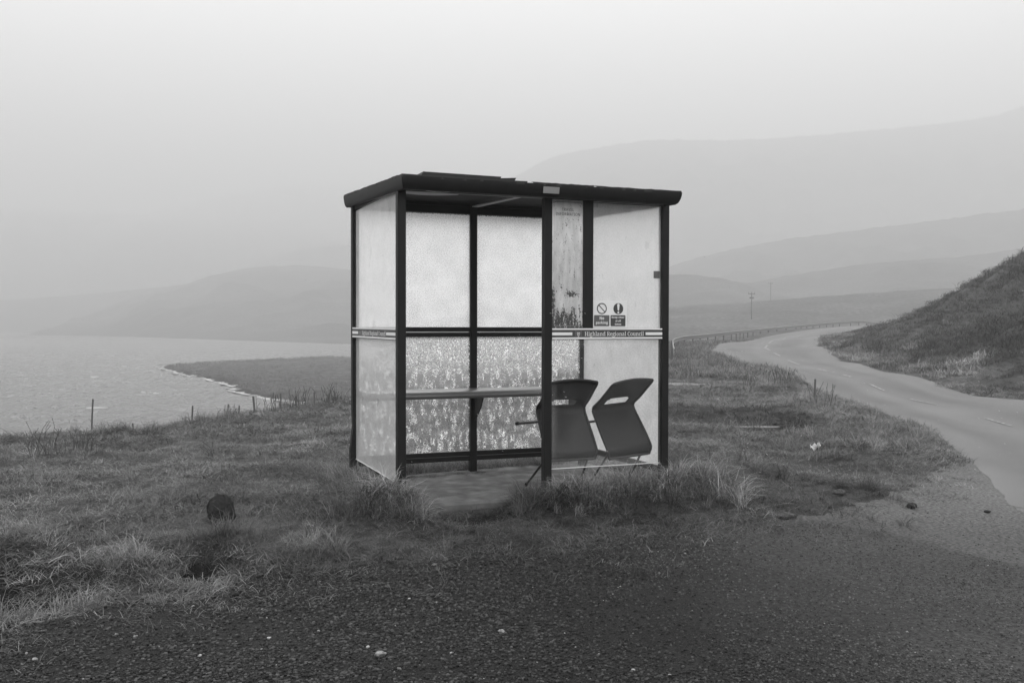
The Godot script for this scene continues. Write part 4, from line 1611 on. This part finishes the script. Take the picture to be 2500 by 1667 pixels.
	# old fence stakes along the brow
	var stakes := [[-5.72, 13.2, 0.38, "tallest thin fence stake on the brow, farthest left"], [-5.26, 13.5, 0.13, "short broken fence stake right of the tallest one on the brow"], [-4.83, 14.65, 0.21, "slim fence stake midway along the brow"], [-4.3, 16.25, 0.24, "fence stake on the brow among dead stems"], [-4.62, 15.75, 0.2, "leaning fence stake left of the stems on the brow"], [-3.62, 17.8, 0.2, "fence stake on the brow nearest to the shelter"], [-4.5, 16.0, 0.16, "very thin stake just left of the one among dead stems"], [-4.02, 16.9, 0.26, "thin upright stake right of the one among dead stems"], [-3.86, 17.35, 0.15, "short stake third from the shelter along the brow"], [-3.45, 18.3, 0.22, "thin stake close against the shelter's rear left post"]]
	for k in stakes.size():
		var q = stakes[k]
		var st := begin()
		var lean := Vector3(rng.randf_range(-0.03, 0.03), 0, 0)
		q[2] *= 1.2
		tube(st, [Vector3(0, -0.1, 0), Vector3(0, q[2] * 0.5, 0) + lean * 0.5, Vector3(0, q[2], 0) + lean], 0.013 if k != 3 else 0.018, 6)
		var o := piece(numbered("fence_stake"), st, M.wood, self)
		o.position = at(q[0], turf(q[0], q[1], sides(q[0], q[1])) - 0.02, q[1])
		o.set_meta("label", q[3])
		o.set_meta("category", "fence stake")
		o.set_meta("group", "old stakes along the brow")
	var marker := begin()
	tube(marker, [Vector3(0, -0.1, 0), Vector3(0.02, 0.5, 0)], 0.022, 6)
	var mo := piece("marker_stake", marker, M.wood, self)
	mo.position = at(6.6, turf(6.6, 21.2, sides(6.6, 21.2)), 21.2)
	mo.set_meta("label", "dark marker stake in the verge beside the road")
	mo.set_meta("category", "stake")
	# clumps of dead rush stems
	var rushes := [[-4.98, 10.3, 0.3, 26, "rush clump on the lawn, biggest and farthest left"], [-4.84, 10.9, 0.27, 20, "rush clump just right of the biggest one on the lawn"], [-6.05, 12.5, 0.33, 8, "sparse stems on the brow at the left edge"], [-4.1, 16.4, 0.34, 16, "dead stems on the brow left of the shelter"], [-3.75, 17.2, 0.36, 18, "dead stems on the brow close to the shelter"], [-3.4, 18.4, 0.4, 26, "thick dead stems on the brow touching the shelter's left post"], [7.0, 25.6, 0.62, 22, "tall rush clump on the verge against the road"], [6.5, 26.5, 0.5, 14, "low rush clump on the verge left of the tall one"], [6.62, 20.6, 0.5, 12, "rush clump on the verge right of the marker stake"], [6.2, 34.0, 0.5, 12, "small rush clump far along the verge"], [-3.2, 10.4, 0.22, 9, "thin stems in the middle of the lawn"], [-4.4, 15.2, 0.28, 9, "few bent stems halfway along the brow"]]
	for q in rushes:
		var st := begin()
		for k in q[3]:
			var p: Vector3 = Vector3(rng.randfn(0, 1), 0, rng.randfn(0, 1)) * q[2] * 0.28
			var l: float = q[2] * rng.randf_range(0.5, 1.1)
			var d := Vector3(rng.randfn(0, 0.22), 1, rng.randfn(0, 0.2)).normalized()
			var w: float = 0.0022 + q[1] * 0.00012
			var tip: Vector3 = p + d * l + Vector3(rng.randf_range(-0.05, 0.05), -0.02, 0)
			tube(st, [p - Vector3(0, 0.04, 0), p + d * l * 0.6, tip], w, 3)
		var o := piece(numbered("rush_plant"), st, M.rush if M.has("rush") else M.wood, self)
		o.position = at(q[0], turf(q[0], q[1], sides(q[0], q[1])), q[1])
		o.set_meta("label", q[4])
		o.set_meta("category", "rushes")
		o.set_meta("group", "rush clumps and dead stems")

# ------------------------------------------------------------------ grass and gravel
func blades(n: int, spread: float, l0: float, l1: float, lean0: float, lean1: float, width: float, wind: float, sd: int, droop := 0.6) -> ArrayMesh:
	var r := RandomNumberGenerator.new()
	r.seed = sd
	var pos := PackedVector3Array()
	var nor := PackedVector3Array()
	var col := PackedColorArray()
	var idx := PackedInt32Array()
	for k in n:
		var a := r.randf() * TAU
		var rad := sqrt(r.randf()) * spread
		var p := Vector3(cos(a) * rad, -0.015, sin(a) * rad)
		var az := r.randf() * TAU
		if r.randf() < wind:
			az = r.randfn(0.0, 0.5)
		var lean := r.randf_range(lean0, lean1)
		var l := r.randf_range(l0, l1)
		var w := width * r.randf_range(0.6, 1.3)
		var dirh := Vector3(cos(az), 0, sin(az))
		var ac := Vector3(-sin(az), 0, cos(az))
		ac = (ac + Vector3(0, 1, 0) * r.randf_range(-0.4, 0.4)).normalized()
		var c := 0.42 + 2.1 * pow(r.randf(), 3.0)
		var segs := 3
		var q := p
		var first := pos.size()
		for s in segs + 1:
			var t := float(s) / segs
			var ang := lean + droop * t * t + r.randfn(0.0, 0.06)
			if s > 0:
				q += (dirh * sin(ang) + Vector3(0, 1, 0) * cos(ang)) * l / segs
			var ww := w * (1.0 - t * t * 0.95) * 0.5
			var nn := (Vector3(0, 1, 0) * sin(ang) - dirh * cos(ang) + Vector3(0, 0.5, 0)).normalized()
			pos.append(q - ac * ww)
			pos.append(q + ac * ww)
			nor.append(nn)
			nor.append(nn)
			col.append(Color(c, c, c))
			col.append(Color(c, c, c))
		for s in segs:
			var i := first + s * 2
			idx.append_array(PackedInt32Array([i, i + 2, i + 3, i, i + 3, i + 1]))
	var arr := []
	arr.resize(Mesh.ARRAY_MAX)
	arr[Mesh.ARRAY_VERTEX] = pos
	arr[Mesh.ARRAY_NORMAL] = nor
	arr[Mesh.ARRAY_COLOR] = col
	arr[Mesh.ARRAY_INDEX] = idx
	var m := ArrayMesh.new()
	m.add_surface_from_arrays(Mesh.PRIMITIVE_TRIANGLES, arr)
	return m

func scatter(called: String, label: String, mesh: Mesh, m: Material, places: Array) -> void:
	if places.is_empty():
		return
	var mm := MultiMesh.new()
	mm.transform_format = MultiMesh.TRANSFORM_3D
	mm.use_colors = true
	mm.mesh = mesh
	mm.instance_count = places.size()
	for i in places.size():
		mm.set_instance_transform(i, places[i][0])
		var c: float = places[i][1]
		mm.set_instance_color(i, Color(c, c, c))
	var o := MultiMeshInstance3D.new()
	o.name = numbered(called)
	o.multimesh = mm
	o.material_override = m
	add_child(o, true)
	o.set_meta("kind", "stuff")
	o.set_meta("label", label)
	o.set_meta("category", "grass" if m == M.blade else "gravel")

func tone_at(X: float, D: float, s: Vector2) -> float:
	var t := 0.16 + 0.11 * n2.get_noise_2d(X * 5.0, D * 5.0) + 0.07 * n3.get_noise_2d(X * 16.0, D * 16.0) + 0.05 * n3.get_noise_2d(X * 1.3, D * 1.3)
	if s.y > 0.0:
		return maxf(0.04, (t - 0.02 + 0.26 * n1.get_noise_2d(X * 3.0, D * 3.0) + 0.2 * n3.get_noise_2d(X * 9.0, D * 9.0)) * (0.42 if s.y > 2.3 + 1.5 * n2.get_noise_2d(X, D) else 1.1))
	# the lawn on the left is bleached, the turf before the shelter and on the mound greener and darker
	if D < 9.5:
		t *= lerpf(0.66, 0.95, smoothstep(-1.0, -3.2, X))
	elif X > 1.5:
		t *= lerpf(0.9, 1.1, smoothstep(12.0, 24.0, D))
	var q := Vector2((X - 3.2) / 1.7, (D - 17.2) / 2.4).length()
	if q < 1.0:
		t *= 0.5
	return maxf(t, 0.035)

func make_grass() -> void:
	var near_meshes := []
	for k in 5:
		near_meshes.append(blades(64, 0.1, 0.035, 0.1, 0.7, 1.55, 0.0034, 0.4, 400 + k, 0.7))
	var mid_meshes := []
	for k in 3:
		mid_meshes.append(blades(64, 0.16, 0.06, 0.14, 0.8, 1.5, 0.0055, 0.45, 420 + k, 0.5))
	var far_meshes := []
	for k in 3:
		far_meshes.append(blades(60, 0.45, 0.12, 0.34, 0.3, 1.3, 0.016, 0.3, 440 + k, 0.6))
	var tuft_meshes := []
	for k in 4:
		tuft_meshes.append(blades(60, 0.06, 0.14, 0.34, 0.05, 0.9, 0.0036, 0.35, 460 + k, 1.1))
	var straw_meshes := []
	for k in 3:
		straw_meshes.append(blades(6, 0.2, 0.1, 0.32, 1.1, 1.5, 0.0018, 0.2, 480 + k, 0.5))
	var put := {}
	for k in 5:
		put[k] = []
	var mid := [[], [], []]
	var far := [[], [], []]
	var tuft := [[], [], [], []]
	var straw := [[], [], []]
	var bas := func(sc: float, tilt: float) -> Basis:
		return Basis(Vector3(rng.randfn(0, 1), 0, rng.randfn(0, 1)).normalized(), tilt) * Basis(Vector3.UP, rng.randf() * TAU) * Basis.from_scale(Vector3.ONE * sc)
	# near turf
	var D := 4.3
	while D < 11.5:
		var step := 0.045 + 0.006 * (D - 4.3)
		var X := -0.56 * D - 0.4
		while X < 0.56 * D + 0.4:
			var x := X + rng.randf_range(-0.5, 0.5) * step
			var d := D + rng.randf_range(-0.5, 0.5) * step
			X += step
			var s := sides(x, d)
			if s.x < -0.55 or (s.x < 0.2 and rng.randf() > 0.05 + 0.95 * pow(clampf((s.x + 0.55) / 0.75, 0.0, 1.0), 3.0)):
				continue
			if in_slab(x, d, -0.03) and not (to_shelter(x, d).y < 0.1 and rng.randf() < 0.4):
				continue
			if rng.randf() < 1.6 * hollow(x, d):
				continue
			var sc := rng.randf_range(0.7, 1.35) * (1.0 + 0.5 * n3.get_noise_2d(x * 9.0, d * 9.0))
			put[rng.randi() % 5].append([Transform3D(bas.call(sc, rng.randf() * 0.3), at(x, turf(x, d, s) if s.x > 0.0 else layby_at(x, d).x, d)), tone_at(x, d, s) * rng.randf_range(0.6, 1.45)])
			if rng.randf() < 0.022 and s.x > 0.0:
				straw[rng.randi() % 3].append([Transform3D(bas.call(rng.randf_range(0.6, 1.1), 0.05), at(x, turf(x, d, s) + 0.035, d)), rng.randf_range(0.2, 0.4)])
			var clump := n3.get_noise_2d(x * 7.0 + 300.0, d * 7.0)
			if clump > 0.28 and rng.randf() < 0.16 and not in_slab(x, d, 0.1):
				tuft[rng.randi() % 4].append([Transform3D(bas.call(rng.randf_range(0.35, 0.75), 0.2), at(x, turf(x, d, s), d)), tone_at(x, d, s) * rng.randf_range(0.8, 1.3)])
		D += step
	# middle distance
	D = 11.5
	while D < 34.0:
		var step := 0.085 + 0.0075 * (D - 11.5)
		var X := -0.56 * D - 0.4
		while X < 0.58 * D + 0.4:
			var x := X + rng.randf_range(-0.5, 0.5) * step
			var d := D + rng.randf_range(-0.5, 0.5) * step
			X += step
			if x < -7.5 or side(brow, Vector2(x, d)) > 1.6:
				continue
			var s := sides(x, d)
			if maxf(s.x, s.y) < 0.02:
				continue
			var q := Vector2((x - 3.2) / 1.7, (d - 17.2) / 2.4).length() + 0.35 * n2.get_noise_2d(x * 6.0, d * 6.0)
			if q < 0.9 and rng.randf() < 0.8:
				continue
			if Vector2((x - 3.6) / 0.38, (d - 14.2) / 0.2).length() < 1.0 or Vector2((x - 4.55) / 0.75, (d - 26.5) / 0.6).length() < 1.0:
				continue
			var sc := rng.randf_range(0.7, 1.3) * (1.0 + 0.5 * n3.get_noise_2d(x * 5.0, d * 5.0)) * (0.85 + (d - 11.5) * 0.02)
			if x > 3.0:
				sc *= 1.2
			mid[rng.randi() % 3].append([Transform3D(bas.call(sc, rng.randf() * 0.3), at(x, turf(x, d, s), d)), tone_at(x, d, s)])
			var clump := n3.get_noise_2d(x * 4.0 + 300.0, d * 4.0)
			if clump > (0.3 if x < 2.5 else 0.12) and rng.randf() < 0.12:
				tuft[rng.randi() % 4].append([Transform3D(bas.call(rng.randf_range(0.7, 1.3), 0.25), at(x, turf(x, d, s), d)), tone_at(x, d, s) * rng.randf_range(0.9, 1.4)])
		D += step
	# far verge, roadside bank
	D = 34.0
	while D < 100.0:
		var step := 0.26 + 0.006 * (D - 34.0)
		var X := -0.1 * D
		while X < 0.6 * D:
			var x := X + rng.randf_range(-0.5, 0.5) * step
			var d := D + rng.randf_range(-0.5, 0.5) * step
			X += step
			if side(brow, Vector2(x, d)) > 3.0:
				continue
			var s := sides(x, d)
			if maxf(s.x, s.y) < 0.25:
				continue
			far[rng.randi() % 3].append([Transform3D(bas.call(rng.randf_range(0.6, 1.2) * (1.0 + 0.5 * n3.get_noise_2d(x * 2.0, d * 2.0)), rng.randf() * 0.3), at(x, turf(x, d, s), d)), tone_at(x, d, s)])
		D += step
	# long grass round the shelter's feet
	var tus := [
		# along the front right glazing, before the mid post, round the corner posts, behind the slab: x, w range, how many, scale, tone, lean
		[1.3, 2.4, -0.3, -0.02, 30, 1.2, 0.34], [-0.3, 0.1, -0.3, 0.0, 16, 1.05, 0.36], [2.35, 2.9, -0.4, 0.1, 12, 1.2, 0.34],
		[1.15, 2.35, -0.34, 0.0, 95, 0.95, 0.26], [0.98, 1.32, -0.2, 0.12, 50, 1.0, 0.08], [2.2, 2.55, -0.25, 0.3, 80, 1.05, 0.22], [-0.32, 0.12, -0.25, 0.15, 80, 0.9, 0.14], [-0.3, 0.02, 0.3, 1.6, 90, 0.8, 0.14], [-0.2, 0.1, -0.4, -0.15, 40, 0.9, 0.26], [-0.1, 2.3, 1.66, 2.0, 260, 0.8, 0.2], [1.2, 2.4, -0.55, -0.2, 34, 0.55, 0.22], [2.35, 2.9, -0.5, 0.2, 22, 1.0, 0.26],
	]
	for q in tus:
		for k in q[4]:
			var lx := rng.randf_range(q[0], q[1])
			var lw := rng.randf_range(q[2], q[3])
			var x := CORNER.x + lx * cos(TURN) - lw * sin(TURN)
			var d := -CORNER.z + lx * sin(TURN) + lw * cos(TURN)
			var s := sides(x, d)
			var y := maxf(turf(x, d, s), land(x, d) - 0.02)
			tuft[rng.randi() % 4].append([Transform3D(bas.call(q[5] * rng.randf_range(0.6, 1.1), 0.22), at(x, y, d)), q[6] * rng.randf_range(0.5, 1.5)])
	# moss and weed in the joint at the back of the slab
	for k in 60:
		var lx := rng.randf_range(0.1, 1.1) + 0.15 * rng.randfn(0, 1)
		var lw := 1.36 + 0.05 * rng.randfn(0, 1) + 0.06 * lx
		var x := CORNER.x + lx * cos(TURN) - lw * sin(TURN)
		var d := -CORNER.z + lx * sin(TURN) + lw * cos(TURN)
		put[k % 5].append([Transform3D(Basis(Vector3.UP, rng.randf() * TAU) * Basis.from_scale(Vector3(0.45, 0.25, 0.45) * rng.randf_range(0.5, 1.2)), at(x, 0.0, d)), 0.03])
	# overhanging tussocks of the cut bank on the left and the mound on the right
	for h in humps:
		if h[1] > 30.0:
			continue
		for k in 12:
			var x: float = h[0] + rng.randfn(0, 0.5) * h[2]
			var d: float = h[1] + rng.randfn(0, 0.5) * h[2]
			var s := sides(x, d)
			if s.x < 0.1 or hollow(x, d - 0.08) > 0.0:
				continue
			tuft[rng.randi() % 4].append([Transform3D(bas.call(rng.randf_range(0.4, 0.8) * (1.0 + 0.03 * d), 0.3), at(x, turf(x, d, s), d)), tone_at(x, d, s) * rng.randf_range(1.0, 1.7)])
	for k in 9000:
		var x := rng.randf_range(-78.0, 20.0)
		var d := rng.randf_range(108.0, 278.0)
		if not Geometry2D.is_point_in_polygon(Vector2(x, d), promontory):
			continue
		far[rng.randi() % 3].append([Transform3D(bas.call(rng.randf_range(0.9, 2.4) * (1.0 + 0.6 * n3.get_noise_2d(x, d)), 0.2), at(x, WATER + 0.75, d)), 0.1 + 0.06 * n2.get_noise_2d(x * 1.2, d * 1.2) + 0.05 * rng.randf()])
	for k in 5:
		scatter("short_grass", "short matted grass on the verge round the shelter", near_meshes[k], M.blade, put[k])
	for k in 3:
		scatter("rough_grass", "rough pale grass of the lawn and the verge beyond the shelter", mid_meshes[k], M.blade, mid[k])
		scatter("bank_grass", "coarse grass on the far verge and the roadside bank", far_meshes[k], M.blade, far[k])
		scatter("straw", "loose dead stalks lying on the turf", straw_meshes[k], M.blade, straw[k])
	for k in 4:
		scatter("long_grass", "long bent grass in tufts round the posts and on the hummocks", tuft_meshes[k], M.blade, tuft[k])

func make_gravel() -> void:
	var meshes := []
	for k in 4:
		meshes.append(rock(500 + k, 3, 0.5))
	var put := [[], [], [], []]
	for k in 190000:
		var D := 3.5 + 4.8 * pow(rng.randf(), 1.25)
		var X := rng.randf_range(-0.56 * D, 0.58 * D)
		var s := sides(X, D)
		if s.x > 0.22 or (s.x > 0.0 and rng.randf() > 0.3):
			continue
		var dense := 0.85 + 1.1 * n2.get_noise_2d(X * 6.0 + 80.0, D * 6.0) - 0.28 * smoothstep(0.2, 2.6, X + 0.3 * (D - 5.0))
		if rng.randf() > maxf(dense, 0.3):
			continue
		if side(apron_edge, Vector2(X, D)) > 0.0 and rng.randf() < 0.85:
			continue
		var sc := (0.008 + 0.02 * pow(rng.randf(), 3.0)) * (1.0 - 0.45 * smoothstep(-0.3, 2.5, X))
		var c := (0.007 + 0.042 * pow(rng.randf(), 2.0)) * (1.15 - 0.3 * smoothstep(-1.0, 1.0, X)) * (1.0 + 1.8 * smoothstep(0.4, 2.6, X + 0.35 * D - 1.6))
		if rng.randf() < 0.002:
			c = rng.randf_range(0.12, 0.28)
		if D < 4.0:
			sc *= 0.8
		var y := layby_at(X, D).x if s.x < 0.1 else turf(X, D, s)
		put[rng.randi() % 4].append([Transform3D(Basis(Vector3.UP, rng.randf() * TAU) * Basis.from_scale(Vector3(sc, sc * 0.65, sc * 0.8)), at(X, y + sc * 0.12, D)), c])
	for k in 4:
		scatter("gravel", "loose small gravel on the layby", meshes[k], M.pebble, put[k])

func keep_all(_x: float, _d: float) -> bool:
	return true

func make_sleet() -> void:
	# wind-blown sleet in the air between the camera and the moor
	var st := begin(true)
	tube(st, [Vector3(-0.008, 0, 0), Vector3(-0.004, 0, 0), Vector3(0.004, 0, 0), Vector3(0.008, 0, 0)], 0.0016, 5)
	st.generate_normals()
	var put := []
	for k in 1500:
		var D := 6.5 + 26.0 * pow(rng.randf(), 1.2)
		var p := at(rng.randf_range(-0.6, 0.6) * D, rng.randf_range(0.1, 1.6 + 0.05 * D), D)
		put.append([Transform3D(Basis(Vector3(0, 0, 1), rng.randfn(-0.35, 0.25)) * Basis.from_scale(Vector3.ONE * rng.randf_range(0.35, 0.8)), p), rng.randf_range(0.4, 0.7)])
	scatter("sleet", "sleet blowing through the air", st.commit(), M.pebble, put)

func make_mist() -> void:
	# banks of thicker mist over the far shore and under the great hill
	for q in [[Vector3(-520, 20, -900), Vector3(1100, 160, 620), 0.0022], [Vector3(-120, 40, -1050), Vector3(700, 220, 420), 0.0016], [Vector3(420, 60, -1250), Vector3(1500, 240, 420), 0.0008]]:
		var v := FogVolume.new()
		v.name = numbered("mist_cloud")
		v.shape = RenderingServer.FOG_VOLUME_SHAPE_ELLIPSOID
		v.size = q[1]
		v.position = q[0]
		var m := FogMaterial.new()
		m.density = q[2]
		m.albedo = Color(0.97, 0.97, 0.97)
		v.material = m
		add_child(v, true)
		v.set_meta("kind", "stuff")
		v.set_meta("label", "bank of pale mist drifting before the hills")
		v.set_meta("category", "mist")
